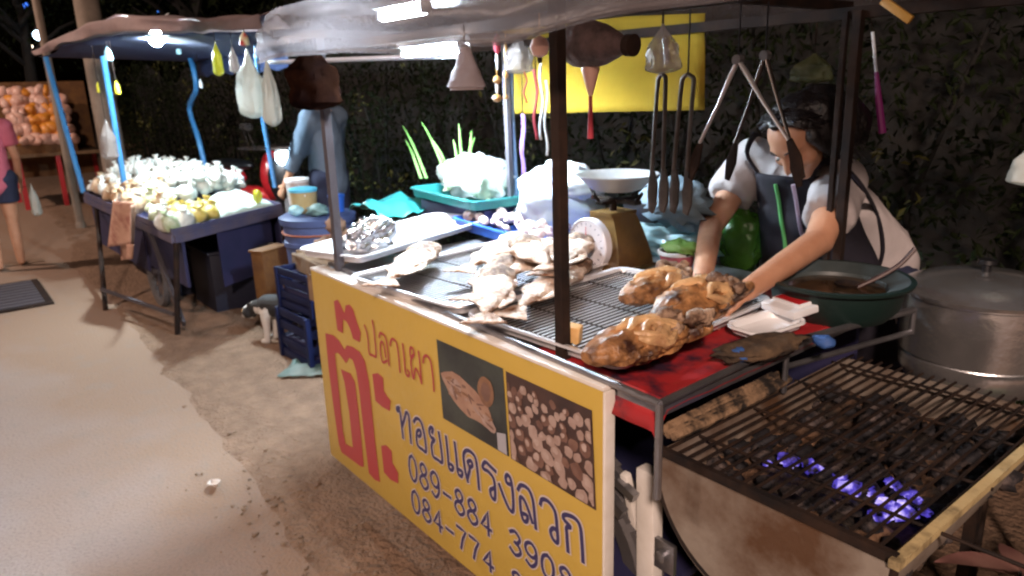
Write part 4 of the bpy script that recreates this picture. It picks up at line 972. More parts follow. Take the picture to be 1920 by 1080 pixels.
tongs('big open A-shaped dull tongs, rightmost and before the vendor', (1435, 104), (1378, 268), (1485, 275), .01, 'A', M['tong_steel'], 1.38)
def hangbag(name, label, c, r, m, seed, amp=.3, top=None, cat='bag', knot=True, conical=False):
    c = Vector(c); t = thing(name, label, cat, c-V(0, 0, r[2])); mb = MB()
    n, k = 26, 28; vs, fs = [], []
    for i in range(n+1):
        u = i/n; w = (min(1, (u/.10+.05)**.5)*(1-.35*u)) if not conical else (.98-.80*u)*(1 if u > .04 else .8)
        if not conical and u > .60: w *= max(.13, 1-(u-.60)*2.5)
        for j_ in range(k):
            a = 2*math.pi*j_/k; q = 1+amp*noise.noise(V(math.cos(a)*1.4, math.sin(a)*1.4, u*2.5+seed*4))+amp*.4*noise.noise(V(math.cos(a)*4, math.sin(a)*4, u*7+seed*2))+.25*amp*math.sin(a*6+seed)*u
            vs.append(c+V(math.cos(a)*r[0]*w*q, math.sin(a)*r[1]*w*q, -r[2]+2*r[2]*u))
    for i in range(n):
        for j_ in range(k): fs.append((i*k+j_, i*k+(j_+1) % k, (i+1)*k+(j_+1) % k, (i+1)*k+j_))
    fs += [tuple(range(k-1, -1, -1)), tuple(n*k+j_ for j_ in range(k))]
    mb.add(vs, fs); mb.build('sack', m, t)
    mb = MB(); tp = c+V(0, 0, r[2]); cordmb(mb, tp-V(0, 0, .01), top or V(tp.x, tp.y, ZH), .0025); mb.build('cord', M['red_tassel'] if seed % 5 == 0 else M['dark_metal'], t); return t
y = 1.1
bc = OY(585, 142, 1.0); t = hangbag('brown_bundle', 'big dark brown lumpy bundle hanging by the grey post', bc, (.115, .08, .105), M['brown_bag'], 3, .3)
bk = OY(873, 126, 1.10); hangbag('white_pouch', 'pale cone-shaped pouch hanging near the tube lamp', bk, (.066, .045, .055), mat('pale_pouch', (.42, .35, .36), .6, c2=(.52, .45, .46), ns=6, bump=.006), 6, .16, conical=True)
bk = OY(972, 102, 1.4); hangbag('clear_bag', 'small clear bag with things hanging left of the black post', bk, (.05, .04, .055), M['smoke_film'], 7, .4)
bk = OY(1242, 92, 1.25); t = hangbag('clear_bag', 'cloudy clear bag hanging before the yellow sheet, above U-shaped tongs', bk, (.042, .03, .05), M['smoke_film'], 8, .35)
mb = MB(); mb.tube([bk+V(.01, -.005, .02), bk+V(.022, -.01, -.03)], .006, 8); mb.build('bag_content', M['steel'], t)
# wicker fish trap charm
wt = thing('fish_trap_charm', 'dark wicker bottle-shaped charm hanging sideways right of the post', 'charm', OY(1115, 100, 1.15)); y = 1.15
ax0, ax1 = OY(1052, 82, y), OY(1190, 85, y); d = (ax1-ax0); mb = MB()
Rw = d.to_track_quat('Z', 'Y').to_matrix(); L = d.length
mb.lathe([(.012, 0), (.034, L*.06), (.048, L*.25), (.05, L*.42), (.042, L*.6), (.026, L*.78), (.016, L*.88), (.014, L*.93)], ax0, 24, Rw); mb.build('basket', M['wicker'], wt)
mb = MB(); mb.lathe([(.012, L*.90), (.022, L*.91), (.022, L*.99), (.010, L)], ax0, 18, Rw); mb.build('mouth', M['dark_metal'], wt)
tp = OY(1107, 130, y); mb = MB(); mb.lathe([(.002, -.06), (.006, -.05), (.02, 0), (.016, .012)], tp, 14); mb.build('tassel_cap', M['peach'], wt)
mb = MB(); mb.lathe([(.007, -.115), (.0045, -.05), (.0035, 0), (.002, .002)], OY(1107, 185, y)+V(0, 0, .03), 10); mb.build('tassel', M['red_tassel'], wt)
mb = MB(); cordmb(mb, ax0+d*.4+V(0, 0, .045), V((ax0+d*.4).x, y, ZH)); mb.build('cord', M['dark_metal'], wt)
# bead string
def beadstring(label, px, y, items, cat='ornament', name='bead_string'):
    top = OY(px, 70, y); t = thing(name, label, cat, OY(px, items[-1][0], y))
    for py, r_, h, m, nm in items:
        p = OY(px, py, y); mb = MB(); mb.lathe([(.001, -h), (r_*.7, -h*.7), (r_, 0), (r_*.7, h*.7), (.001, h)], p, 16); mb.build(nm, M[m], t)
    mb = MB(); mb.tube([OY(px, items[-1][0], y), V(top.x, y, 1.65)], .0018, 5); mb.build('cord', M['bead'], t)
beadstring('string of amber gourd beads under a red bow, left end', 932, 1.35, [(82, .012, .03, 'red_tassel', 'bow'), (115, .005, .025, 'white_plastic', 'stem'), (150, .013, .013, 'bead', 'bead'), (164, .006, .02, 'white_plastic', 'stem'), (184, .015, .012, 'bead', 'bead')])
beadstring('paler bead string just right of the red bow string', 948, 1.42, [(100, .006, .04, 'bead', 'bead'), (140, .008, .012, 'bead', 'bead'), (182, .009, .009, 'bead', 'bead')])
beadstring('round peach ball hanging against the black post', 1012, 1.12, [(88, .023, .024, 'peach', 'ball'), (112, .006, .008, 'dark_metal', 'tie')])
def ribbons(label, y, lst):
    px = lst[0][0]; t = thing('ribbon_tassel', label, 'ribbon', OY(px, lst[0][2], y))
    for px, t_, b_, w, m in lst:
        A, B = OY(px, t_, y), OY(px, b_, y); mb = MB()
        mb.grid(lambda u, v: A.lerp(B, v)+V((u-.5)*w, .006*math.sin(v*9+px), .0), 3, 12); mb.build('ribbon', M[m], t, solid=.002)
    A = OY(lst[0][0], lst[0][1], y); mb = MB(); cordmb(mb, A, V(A.x, y, 1.65)); mb.build('cord', M['dark_metal'], t)
ribbons('red and white ribbons hanging behind the black post', 1.38, [(1004, 130, 262, .012, 'red_tassel'), (1015, 118, 262, .009, 'white_plastic'), (1024, 150, 292, .009, 'white_plastic')])
ribbons('thin red ribbon hanging in front of the yellow sheet', 1.40, [(985, 130, 193, .005, 'red_tassel')])
ribbons('purple cloth strip hanging beside the blue-grey back post', 2.0, [(980, 214, 330, .026, 'purple')])
mb = MB(); a, b = OY(960, 214, 2.0), OY(970, 345, 2.0); mb.tube([V(a.x, 2.0, 1.64), a, V(b.x, 2.0, T0)], .012, 8); mb.build('post', mat('blue_grey_post', (.06, .09, .15), .5), cart)
# magenta handled brush at right, stick and pale bag
y = 2.25; t = thing('hanging_brush', 'thin brush with magenta handle hanging right of the dark posts', 'brush', OY(1653, 252, y))
mb = MB(); mb.tube([OY(1636, 60, y), OY(1643, 135, y)], .005, 8); mb.build('bristle', M['white_plastic'], t)
mb = MB(); mb.tube([OY(1643, 135, y), OY(1648, 190, y), OY(1655, 250, y)], [.006, .010, .011], 8); mb.build('handle', M['magenta'], t)
mb = MB(); cordmb(mb, OY(1636, 62, y), OY(1632, 20, y)); mb.build('cord', M['dark_metal'], t)
mb = MB(); mb.bar(OY(1655, 0, 1.9), OY(1708, 38, 1.9), .012, .02); tag(mb.build('bamboo_stick', mat('orange_bamboo', (.5, .26, .04), .5, c2=(.42, .2, .03), ns=8), bevel=.002), 'short orange stick poking down at the top right', 'stick')
c = OY(1932, 308, 2.2); t = hangbag('pale_bag', 'pale bag hanging at the right frame edge', c, (.05, .04, .055), M['bag'], 9, .2, top=c+V(0, 0, .3))
c = OY(1525, 128, 2.5); hangbag('olive_bag', 'dim olive bag hanging above the vendor\'s hair', c, (.085, .04, .05), M['olive_film'], 11, .4, top=c+V(0, 0, .25))

# ================================================================== PEOPLE AND CAT
from mathutils.bvhtree import BVHTree
M['eye_white'] = mat('eye_white', (.22, .19, .18), .4)
def wrinkle(me, amp=.008, fr=8.):
    nn = [v.normal.copy() for v in me.vertices]
    for v, n in zip(me.vertices, nn):
        c = v.co; v.co = c+n*amp*(noise.noise(V(c.x*fr, c.y*fr, c.z*fr*.5))+.9*(1-2*abs(noise.noise(V(c.x*fr*1.4+c.z*3, c.y*fr*1.4, c.z*fr*.8)))))
    me.update(); return me
def hand(mb, wrist, d, nrm, s=1., curl=.5, side=1):
    # palm, four unequal fingers and a thumb leaving the side of the palm
    d = Vector(d).normalized(); nrm = Vector(nrm); nrm = (nrm-d*nrm.dot(d)).normalized(); sd = d.cross(nrm)*side; w = Vector(wrist)
    mb.cap(w, .024*s, w+d*.05*s, .034*s, 12, .55, nrm); mb.cap(w+d*.05*s, .036*s, w+d*.085*s, .036*s, 12, .42, nrm)
    for k, (o_, L) in enumerate(((-.030, .068), (-.010, .078), (.010, .073), (.029, .058))):
        b = w+d*.085*s+sd*o_*s; c1 = (d*math.cos(curl*.5)-nrm*math.sin(curl*.5)+sd*o_*2); c2 = (d*math.cos(curl*1.3)-nrm*math.sin(curl*1.3)+sd*o_*1.5); c3 = (d*math.cos(curl*2)-nrm*math.sin(curl*2))
        p1 = b+c1*L*.45*s; p2 = p1+c2*L*.32*s; p3 = p2+c3*L*.25*s
        mb.chain([b, p1, p2, p3], [.0105*s, .0098*s, .009*s, .0078*s], 8)
    t0 = w+d*.03*s-sd*.03*s; t1 = t0+(d*.6-sd*.75-nrm*.3).normalized()*.035*s; t2 = t1+(d*.9-sd*.25-nrm*.5).normalized()*.03*s
    mb.chain([t0, t1, t2], [.014*s, .0115*s, .0095*s], 8)
def head(mb, c, fwd, upv, s=1.):
    # skull, jaw, nose, brow, lips, ears; c is the head centre
    f = Vector(fwd).normalized(); u = Vector(upv); u = (u-f*u.dot(f)).normalized(); r_ = f.cross(u)
    R = Matrix((r_, f, u)).transposed(); c = Vector(c)
    P = lambda x, y_, z: c+R @ V(x*s, y_*s, z*s)
    mb.blob(P(0, -.012, .03), (.074*s, .092*s, .086*s), 0, n=24, m=18, R=R)
    mb.blob(P(0, .022, -.032), (.058*s, .062*s, .075*s), 0, n=20, m=16, R=R)
    mb.blob(P(0, .058, -.088), (.026*s, .024*s, .02*s), 0, n=14, m=10, R=R)
    mb.cap(P(0, .082, .012), .009*s, P(0, .101, -.026), .0125*s, 10)
    for q in (-1, 1):
        mb.cap(P(q*.01, .088, -.03), .009*s, P(q*.012, .086, -.032), .009*s, 8)
        mb.cap(P(q*.014, .077, .032), .010*s, P(q*.046, .062, .03), .009*s, 8)
        mb.blob(P(q*.045, .045, -.025), (.026*s, .03*s, .026*s), 0, n=12, m=8, R=R)
        mb.blob(P(q*.076, -.012, -.005), (.010*s, .02*s, .032*s), 0, n=12, m=8, R=R)
    mb.cap(P(-.017, .078, -.058), .0075*s, P(.017, .078, -.058), .0075*s, 8); mb.cap(P(-.014, .076, -.069), .008*s, P(.014, .076, -.069), .008*s, 8)
    return P, R
def face_details(P, R, s, parent, open_=True):
    for q in (-1, 1):
        mb = MB(); mb.blob(P(q*.030, .0715, .006), (.012*s, .008*s, .003*s), 0, n=12, m=8, R=R); mb.mi = 1; mb.blob(P(q*.030, .0785, .005), (.0065*s, .003*s, .0035*s), 0, n=10, m=6, R=R)
        mb.build('eye', [M['eye_white'], M['hair']], parent)
        mb = MB(); mb.tube([P(q*.013, .083, .033), P(q*.03, .080, .038), P(q*.047, .068, .033)], [.002*s, .0035*s, .002*s], 6); mb.build('eyebrow', M['hair'], parent)
    mb = MB(); mb.cap(P(-.016, .0835, -.0635), .003*s, P(.016, .0835, -.0635), .003*s, 6); mb.build('mouth', mat('lip', (.24, .08, .07), .5), parent)
# ---- vendor bending over the fish
vd = thing('person', 'woman vendor in pale tee and dark apron bending over the browned fish', 'person', (-1.12, 2.42, 0))
shR, shL = OY(1412, 300, 2.24), OY(1578, 345, 2.20)       # her right, left shoulder
chest = (shR+shL)/2+V(.02, .06, -.10); neck = (shR+shL)/2+V(.02, 0, .02)
pel = V(-1.15, 2.47, .86); belly = pel.lerp(chest, .5)+V(0, .02, 0)
hc = OY(1497, 262, 2.07); hf = (V(-1.2, 1.62, .80)-hc).normalized(); hu = V(-.15, -.35, 1)
eR, eL = OY(1333, 425, 2.02), OY(1535, 452, 1.93)
wR, wL = OY(1316, 528, 1.52), OY(1400, 545, 1.52)
mb = MB()
mb.chain([pel, belly, chest], [.155, .15, .15], 18, .8, (0, 1, 0)); mb.cap(chest, .14, neck+V(0, .02, -.03), .085, 14)
mb.cap(shR, .06, chest, .11, 12); mb.cap(shL, .06, chest, .11, 12)
mb.cap(neck, .05, hc+V(.01, .03, -.04), .048, 12)
mb.chain([shR, eR, wR], [.055, .041, .027], 14); mb.chain([shL, eL, wL], [.055, .043, .028], 14)
for q in (-1, 1): mb.chain([pel+V(q*.09, 0, -.02), V(pel.x+q*.10, 2.5, .46), V(pel.x+q*.1, 2.52, .08)], [.095, .06, .042], 14); mb.cap(V(pel.x+q*.1, 2.52, .05), .04, V(pel.x+q*.11, 2.36, .035), .032, 10)
hand(mb, wR, V(.12, -.35, -.45), V(.1, -.6, .5), .95, .7, 1); hand(mb, wL, V(-.3, -.35, -.35), V(0, -.5, .6), .95, .7, -1)
P, R = head(mb, hc, hf, hu, 1.0)
MB().build('body', [M['skin']], vd, mesh=remesh(mb, .0075, 3))
face_details(P, R, 1.0, vd)
mb = MB()
for k in range(60):   # cap of hair and locks tied at the back
    rg = random.Random(k); a = -math.pi*.02+math.pi*1.04*(k/59)
    side = math.cos(a); pts = [P(.02*side, .048-.03*abs(side), .108), P(.066*side, .02-.05*math.sin(a)*.6, .092+.012*math.sin(a)), P(.088*side, -.02-.06*math.sin(a), .05), P(.090*side, -.045-.05*math.sin(a), -.02), P(.06*side+.03*rg.uniform(-1, 1), -.085, -.085-.03*rg.random())]
    mb.tube(catmull(pts, 4), [.012]*12+[.012, .012, .011, .009, .005], 6)
mb.blob(P(0, -.040, .045), (.087, .086, .078), .06, 6, 2, 24, 18, R); mb.blob(P(-.02, -.115, -.005), (.08, .075, .085), .2, 6, 3, 18, 14, R); mb.blob(P(-.065, -.065, -.01), (.062, .085, .10), .15, 6, 5, 18, 14, R); mb.blob(P(-.06, -.12, -.08), (.07, .075, .09), .2, 6, 7, 18, 14, R); mb.cap(P(-.078, .02, .03), .022, P(-.086, .005, -.07), .014, 10)
MB().build('hair', [M['hair']], vd, mesh=remesh(mb, .008, 2, 'hair'))
mb = MB(); rg = random.Random(77)
for k in range(150):   # loose strands over the cap
    a = rg.uniform(-.35, math.pi+.35); s_ = math.cos(a); b = rg.uniform(.2, 1)
    pts = [P(.03*s_*b, .035-.05*b, .114), P(.07*s_, .008-.06*math.sin(a)*b, .100), P(.098*s_, -.02-.07*math.sin(a)*b, .05), P(.103*s_+.01*rg.random(), -.05-.06*math.sin(a)*b, -.02), P(.10*s_+.04*rg.uniform(-1, 1), -.09*b, -.10-.07*rg.random())]
    mb.tube(catmull([q+V(rg.gauss(0, .005), rg.gauss(0, .005), rg.gauss(0, .005)) for q in pts], 4), [.0035]*14+[.002, .0015, .001], 4)
mb.build('hair_strand', M['hair'], vd)['kind'] = 'stuff'
mb = MB()
mb.chain([pel+V(0, 0, -.12), pel, belly, chest], [.18, .18, .172, .165], 18, .85, (0, 1, 0)); mb.cap(chest, .155, neck+V(0, .03, -.05), .088, 14)
hR = shR.lerp(eR, .56); hL = shL.lerp(eL, .62)
for a, h_ in ((shR, hR), (shL, hL)):
    mb.cap(a, .074, chest, .13, 12); d = (h_-a); mb.tube([a-d*.1, a+d*.35, a+d*.7, h_], [.068, .075, .073, .072], 16)
sh_me = wrinkle(remesh(mb, .010, 4, 'shirt'), .009, 9)
shirt_bvh = BVHTree.FromPolygons([v.co.copy() for v in sh_me.vertices], [tuple(p.vertices) for p in sh_me.polygons])
MB().build('shirt', [M['shirt']], vd, mesh=sh_me)
# apron: bib, skirt and straps follow the front of the torso
mb = MB()
def apfn(u, v):
    a = -1.25+2.5*u
    c = pel.lerp(chest, v*1.0)+V(0, 0, .03) if v > 0 else pel
    base = (pel+V(0, 0, -.28)).lerp(chest+V(0, -.025, .10), v)
    w = .225-.065*max(0, v-.5)*2
    wr = w*(1+.05*noise.noise(V(u*5, v*6, 1)))
    return base+V(math.sin(a)*wr, -math.cos(a)*wr*.93-.01, .01*noise.noise(V(u*4, v*5, 7)))
mb.grid(apfn, 26, 34); ap = mb.build('apron', M['apron'], vd, solid=.006, fix=False)
mb = MB()
for q, sx in ((.25, shR), (.75, shL)):
    mb = MB(); a = V(*apfn(q, 1)); mb.tube(catmull([a, a.lerp(sx, .5)+V(0, -.055, .05), sx+V(0, .02, .085), sx+V(.0, .13, -.02)], 4), .011, 8, .5); mb.build('strap', M['apron'], ap)
mb = MB(); a = V(*apfn(.99, .42)); mb.tube(catmull([a, a+V(.06, .09, -.01), a+V(.03, .26, .0)], 4), .009, 8); mb.build('strap', M['apron'], ap)
mb = MB(); mb.tube([V(*apfn(.46, .60+.05*i))+V(0, -.006, 0) for i in range(8)], .006, 6); mb.build('trim', M['green_trim'], ap)
mb = MB(); mb.tube([V(*apfn(.60, .66+.05*i))+V(0, -.006, 0) for i in range(7)], .010, 6, .5); mb.tube([V(*apfn(.74, .70+.05*i))+V(0, -.006, 0) for i in range(6)], .010, 6, .5); mb.build('lapel', M['lilac'], ap)
pts = []
for px, py in ((1592, 322), (1618, 352), (1640, 392), (1652, 432), (1655, 472), (1646, 505)):
    d = ray(px, py).normalized(); h_ = shirt_bvh.ray_cast(CP, d)
    if h_[0] is not None: pts.append(h_[0]-d*.008)
if len(pts) > 2: mb = MB(); mb.tube(catmull(pts, 4), .011, 8, .6); mb.build('strap', M['apron'], ap)
mb = MB()
for q in (-1, 1): mb.chain([pel+V(q*.085, 0, -.04), V(pel.x+q*.10, 2.5, .46), V(pel.x+q*.1, 2.52, .1)], [.115, .078, .06], 14)
MB().build('trousers', [M['denim']], vd, mesh=remesh(mb, .012, 3, 'trousers'))

# ---- second vendor standing behind the blue bin
sp = OY(614, 300, 2.42); px0 = sp.x
p2 = thing('person', 'vendor in slate shirt standing behind the blue bin, head hidden by the brown bundle', 'person', (px0, 2.42, 0))
def standing(root, x, y, H, shirt, lower, ang, armpose, short=False, sleeve=.5, hair_long=False, stride=0):
    k = H/1.65; f = V(math.cos(ang), math.sin(ang), 0); r_ = V(f.y, -f.x, 0); B = V(x, y, 0)
    hip = B+V(0, 0, .86*k); ch = B+V(0, 0, 1.18*k)+f*.01; nk = B+V(0, 0, 1.36*k); hc = B+V(0, 0, 1.53*k)+f*.02
    mb = MB(); mb.chain([hip, hip.lerp(ch, .5), ch], [.14*k, .125*k, .135*k], 16, .75, f); mb.cap(ch, .125*k, nk-V(0, 0, .04), .08*k, 12); mb.cap(nk-V(0, 0, .03), .048*k, hc-V(0, 0, .06), .046*k, 12)
    P, R = head(mb, hc, f, V(0, 0, 1), k)
    arms = []
    for q in (-1, 1):
        s_ = nk+r_*q*.17*k-V(0, 0, .05*k); e = s_+r_*q*.05*k+V(0, 0, -.27*k)+f*armpose[0 if q < 0 else 1][0]*.2; w = e+V(0, 0, -.23*k)+f*armpose[0 if q < 0 else 1][1]*.22
        mb.cap(ch+V(0, 0, .06), .09*k, s_, .055*k, 12); mb.chain([s_, e, w], [.05*k, .038*k, .026*k], 12); hand(mb, w, (w-e), r_*q, k*.95, .5, q); arms.append((s_, e, w))
    legs = []
    for q in (-1, 1):
        st = stride*q; hp = hip+r_*q*.085*k-V(0, 0, .02); kn = B+r_*q*.09*k+V(0, 0, .46*k)+f*st*.4; an = B+r_*q*.09*k+V(0, 0, .08*k)+f*(st*.7)
        mb.chain([hp, kn, an], [.088*k, .055*k, .038*k], 14); mb.cap(an+V(0, 0, -.03), .036*k, an+f*.13*k+V(0, 0, -.045), .028*k, 10); legs.append((hp, kn, an))
    MB().build('body', [M['skin']], root, mesh=remesh(mb, .0095, 3)); face_details(P, R, k, root)
    mb = MB(); mb.blob(P(0, -.028, .045), (.090*k, .096*k, .080*k), .08, 6, 4, 24, 18, R); mb.blob(P(0, -.075, -.03), (.07*k, .05*k, .09*k*(1.6 if hair_long else 1)), .1, 5, 2, 18, 14, R)
    mb.build('hair', M['hair'], root)
    mb = MB(); mb.chain([hip+V(0, 0, -.03), hip.lerp(ch, .5), ch], [.162*k, .15*k, .155*k], 18, .8, f); mb.cap(ch, .145*k, nk-V(0, 0, .06), .088*k, 14)
    for s_, e, w in arms:
        mb.cap(ch+V(0, 0, .05), .105*k, s_, .072*k, 12); h_ = s_.lerp(e, sleeve) if sleeve <= 1 else e; mb.tube([s_, s_.lerp(h_, .5), h_], [.067*k, .066*k, .064*k], 14)
        if sleeve > 1: mb.tube([e-V(0, 0, -.03), e.lerp(w, .5), e.lerp(w, sleeve-1)], [.06*k, .055*k, .05*k], 14)
    MB().build('shirt', [shirt], root, mesh=wrinkle(remesh(mb, .012, 4, 'shirt'), .009, 8))
    mb = MB()
    for hp, kn, an in legs:
        e = hp.lerp(kn, .55) if short else an+V(0, 0, .05)
        mb.cap(hip, .15*k, hp, .12*k, 14, .8, f)
        if short: mb.tube([hp+V(0, 0, .02), hp.lerp(e, .5), e], [.11*k, .105*k, .10*k], 16)
        else: mb.chain([hp, kn, e], [.11*k, .075*k, .06*k], 14)
    MB().build('shorts' if short else 'trousers', [lower], root, mesh=remesh(mb, .012, 3, 'trousers')); return arms
standing(p2, px0, 2.42, 1.64, M['vshirt'], M['denim'], math.radians(205), ((.5, .7), (.5, .9)), sleeve=1.35)
# ---- woman at the left edge, carrying a thin bag
q = OZ(27, 503, 0)
p3 = thing('person', 'walker in pink top and dark shorts carrying a thin white bag, left edge', 'person', (q.x, q.y-.02, 0))
arms = standing(p3, q.x, q.y-.02, 1.60, M['pink_shirt'], M['denim'], math.radians(178), ((.1, .35), (.1, .45)), short=True, sleeve=.6, hair_long=True, stride=.10)
hb = OX(64, 375, q.x+.02)
t = hangbag('carrier_bag', 'thin white bag hanging from the hand of the walker in pink', hb, (.075, .045, .15), M['bag'], 12, .25, top=max((a[2] for a in arms), key=lambda w: w.y)+V(0, 0, -.07))
# ---- cat
ct = thing('cat', 'black and white cat lowering its head beside the dark blue crate', 'cat', OZ(512, 640, 0)); cb = OZ(512, 640, 0)
fd = V(-.80, -.60, 0); fd.normalize(); sd = V(fd.y, -fd.x, 0)
A = lambda f, s, z: cb+fd*f+sd*s+V(0, 0, z)
bl = MB()
bl.chain([A(-.32, 0, .22), A(-.16, 0, .235), A(0, 0, .235)], [.075, .08, .072], 16, 1); bl.chain([A(0, 0, .24), A(.09, 0, .22)], [.06, .045], 14)
bl.blob(A(.135, 0, .19), (.05, .05, .045), 0, n=18, m=14); bl.cap(A(.155, 0, .175), .022, A(.175, 0, .165), .02, 10)
for s in (-1, 1):
    bl.tube([A(.12, s*.03, .215), A(.115, s*.037, .262)], [.02, .003], 8)
    bl.chain([A(0, s*.045, .2), A(.0, s*.045, .10), A(.005, s*.045, .025)], [.036, .023, .019], 10); bl.cap(A(.005, s*.045, .017), .018, A(.035, s*.045, .015), .017, 8)
    bl.chain([A(-.30, s*.045, .2), A(-.26, s*.055, .13), A(-.345, s*.05, .085), A(-.33, s*.05, .02)], [.06, .036, .02, .018], 10); bl.cap(A(-.33, s*.05, .017), .017, A(-.295, s*.05, .015), .016, 8)
bl.chain([A(-.38, 0, .25), A(-.47, .02, .28), A(-.55, .05, .36), A(-.58, .06, .44)], [.02, .017, .015, .011], 8)
me = remesh(bl, .007, 3, 'cat_body')
o = MB().build('body', [M['fur_black'], M['fur_white']], ct, mesh=me)
for p in me.polygons:
    w_ = p.center+ct.location-cb; f, z, s = w_.dot(fd), w_.z, w_.dot(sd)
    if z < .115+.02*noise.noise(w_*20) or (f > -.04 and z < .235+.012*noise.noise(w_*30) and f < .075) or (f > .105 and abs(s) < .03): p.material_index = 1
mb = MB()
for s in (-1, 1): mb.blob(A(.172, s*.022, .2), (.008, .008, .008), 0, n=8, m=6)
mb.build('eye', M['bead'], ct)

# ================================================================== BETWEEN THE CARTS
bp = V(-4.33, 1.88, 0)
bn_ = thing('storage_bin', 'big dusty blue plastic bin with lid between the two carts', 'bin', bp)
mb = MB(); mb.lathe([(.19, 0), (.205, .3), (.215, .55), (.225, .56), (.225, .585), (.215, .59), (.222, .70)], bp, 40); mb.build('body', M['bin_plastic'], bn_)
mb = MB(); mb.lathe([(.235, .695), (.24, .735), (.21, .75), (.001, .755)], bp, 40); mb.build('lid', M['bin_plastic'], bn_)
mb = MB(); mb.tube([bp+V(.229*math.cos(a/16*6.2832), .229*math.sin(a/16*6.2832), .64) for a in range(17)], .006, 6); mb.build('band', mat('orange_cord', (.3, .1, .05), .7), bn_)
def tub(label, p, r, h, mbody, mlid, name='food_tub'):
    t = thing(name, label, 'tub', p); mb = MB(); mb.lathe([(r*.85, 0), (r, h*.85), (r, h)], p, 24); mb.build('cup', mbody, t)
    mb = MB(); mb.lathe([(r*1.06, h*.94), (r*1.08, h*1.06), (r*.9, h*1.1), (.001, h*1.1)], p, 24); mb.build('lid', mlid, t)
    mb = MB(); mb.tube([p+V(r*1.05*math.cos(a/6*3.1416), -.3*r, h+h*.0+.02*math.sin(a/6*3.1416)-.03) for a in range(7)], .003, 5); mb.build('handle', M['white_plastic'], t)
bt_ = .757
tub('tan see-through tub with blue lid standing on the blue bin', bp+V(-.05, -.06, bt_), .085, .14, mat('tan_tub', (.42, .33, .17), .3, c2=(.35, .26, .12), ns=6), mat('sky_lid', (.1, .45, .65), .4))
tub('cream bucket behind the tan tub, by blue post', V(-4.95, 2.02, .72), .08, .17, mat('cream_tub', (.48, .42, .4), .5), M['white_plastic'])
tub('small round blue tub on the bin lid near the slate shirt', bp+V(.10, .09, bt_), .05, .10, M['blue_plastic'], M['blue_plastic'])
mb = MB(); c = bp+V(.02, -.15, bt_+.03); mb.blob(c, (.06, .04, .03), .4, 6, 3, 16, 10); tag(mb.build('white_packet', M['clear_blue']), 'pale packet lying on the front of the bin lid', 'packet')
mb = MB(); c = bp+V(.12, -.05, bt_+.03); mb.blob(c, (.07, .06, .035), .6, 7, 5, 18, 12); tag(mb.build('teal_packet', mat('teal_packet', (.14, .25, .25), .5)), 'crumpled teal packet on the bin lid right of the tan tub', 'packet')
# brown upright box behind the cat
p = OZ(535, 600, 0); p = V(-4.55, 1.62, 0)
t = thing('wooden_box', 'tall narrow brown box standing left of the blue bin', 'box', p); mb = MB(); mb.box(p+V(0, 0, .26), (.10, .22, .52), rotm(0, 0, .4)); mb.build('carcass', M['brown_wood'], t, bevel=.004)
mb = MB(); mb.box(p+V(0, 0, .525), (.12, .24, .015), rotm(0, 0, .4)); mb.build('top', M['brown_wood'], t, bevel=.002)
# dark blue crate, wood board, roots
def crate(label, c, sx, sy, h, rz):
    t = thing('crate', label, 'crate', c); R = rotm(0, 0, rz); c = Vector(c); mb = MB()
    for z in (.03, h*.36, h*.68, h-.02):
        for s in (-1, 1): mb.box(c+R @ V(0, s*sy/2, z), (sx, .012, h*.17), R); mb.box(c+R @ V(s*sx/2, 0, z), (.012, sy-.014, h*.165), R)
    mb.build('slat_side', M['crate_plastic'], t, bevel=.003)
    for i in (-1, 1):
        for j_ in (-1, 1): mb = MB(); mb.box(c+R @ V(i*sx/2, j_*sy/2, h/2), (.03, .03, h), R); mb.build('corner_post', M['crate_plastic'], t, bevel=.003)
    mb = MB(); mb.box(c+V(0, 0, .008), (sx-.02, sy-.02, .012), R); mb.build('floor', M['crate_plastic'], t)
    mb = MB(); mb.box(c+V(0, 0, .07), (sx-.04, sy-.04, .11), R); mb.build('dark_load', M['navy'], t)
crate('lower dark blue plastic crate standing on the ground by the cat', V(-3.80, 1.66, .005), .36, .46, .30, .05)
crate('upper dark blue plastic crate stacked on the lower one', V(-3.78, 1.68, .306), .36, .46, .24, .1)
mb = MB(); a, b = OZ(537, 520, .60), OZ(640, 570, .60); mb.bar(V(-4.0, 1.56, .55), V(-3.35, 1.50, .565), .02, .09); mb.bar(V(-4.0, 1.58, .56), V(-3.97, 1.9, .56), .02, .09)
tag(mb.build('wood_board', M['wood'], bevel=.003), 'weathered wooden boards laid over the upper dark blue crate', 'board')
mb = MB(); mb.box(V(-3.70, 1.72, .592), (.5, .36, .02), rotm(0, 0, .05)); tag(mb.build('board_top', M['wood'], bevel=.003), 'flat wooden tray board carrying the brown roots', 'board')
rg = random.Random(2)
for k, (x, y_, z, s) in enumerate(((-3.62, 1.55, .65, .062), (-3.52, 1.58, .655, .066), (-3.60, 1.66, .70, .07), (-3.49, 1.68, .70, .065), (-3.56, 1.62, .775, .06), (-3.70, 1.62, .65, .055), (-3.44, 1.60, .65, .05))):
    mb = MB(); mb.blob((x-.13, y_+.08, z), (s, s*.8, s*.8), .3, 5, k, 18, 12, rotm(0, rg.uniform(-.5, .5), rg.uniform(0, 3)))
    tag(mb.build('root_vegetable', M['potato']), 'brown knobbly root in the heap behind the left end of the yellow sign', 'vegetable', 'brown roots heaped by the sign')
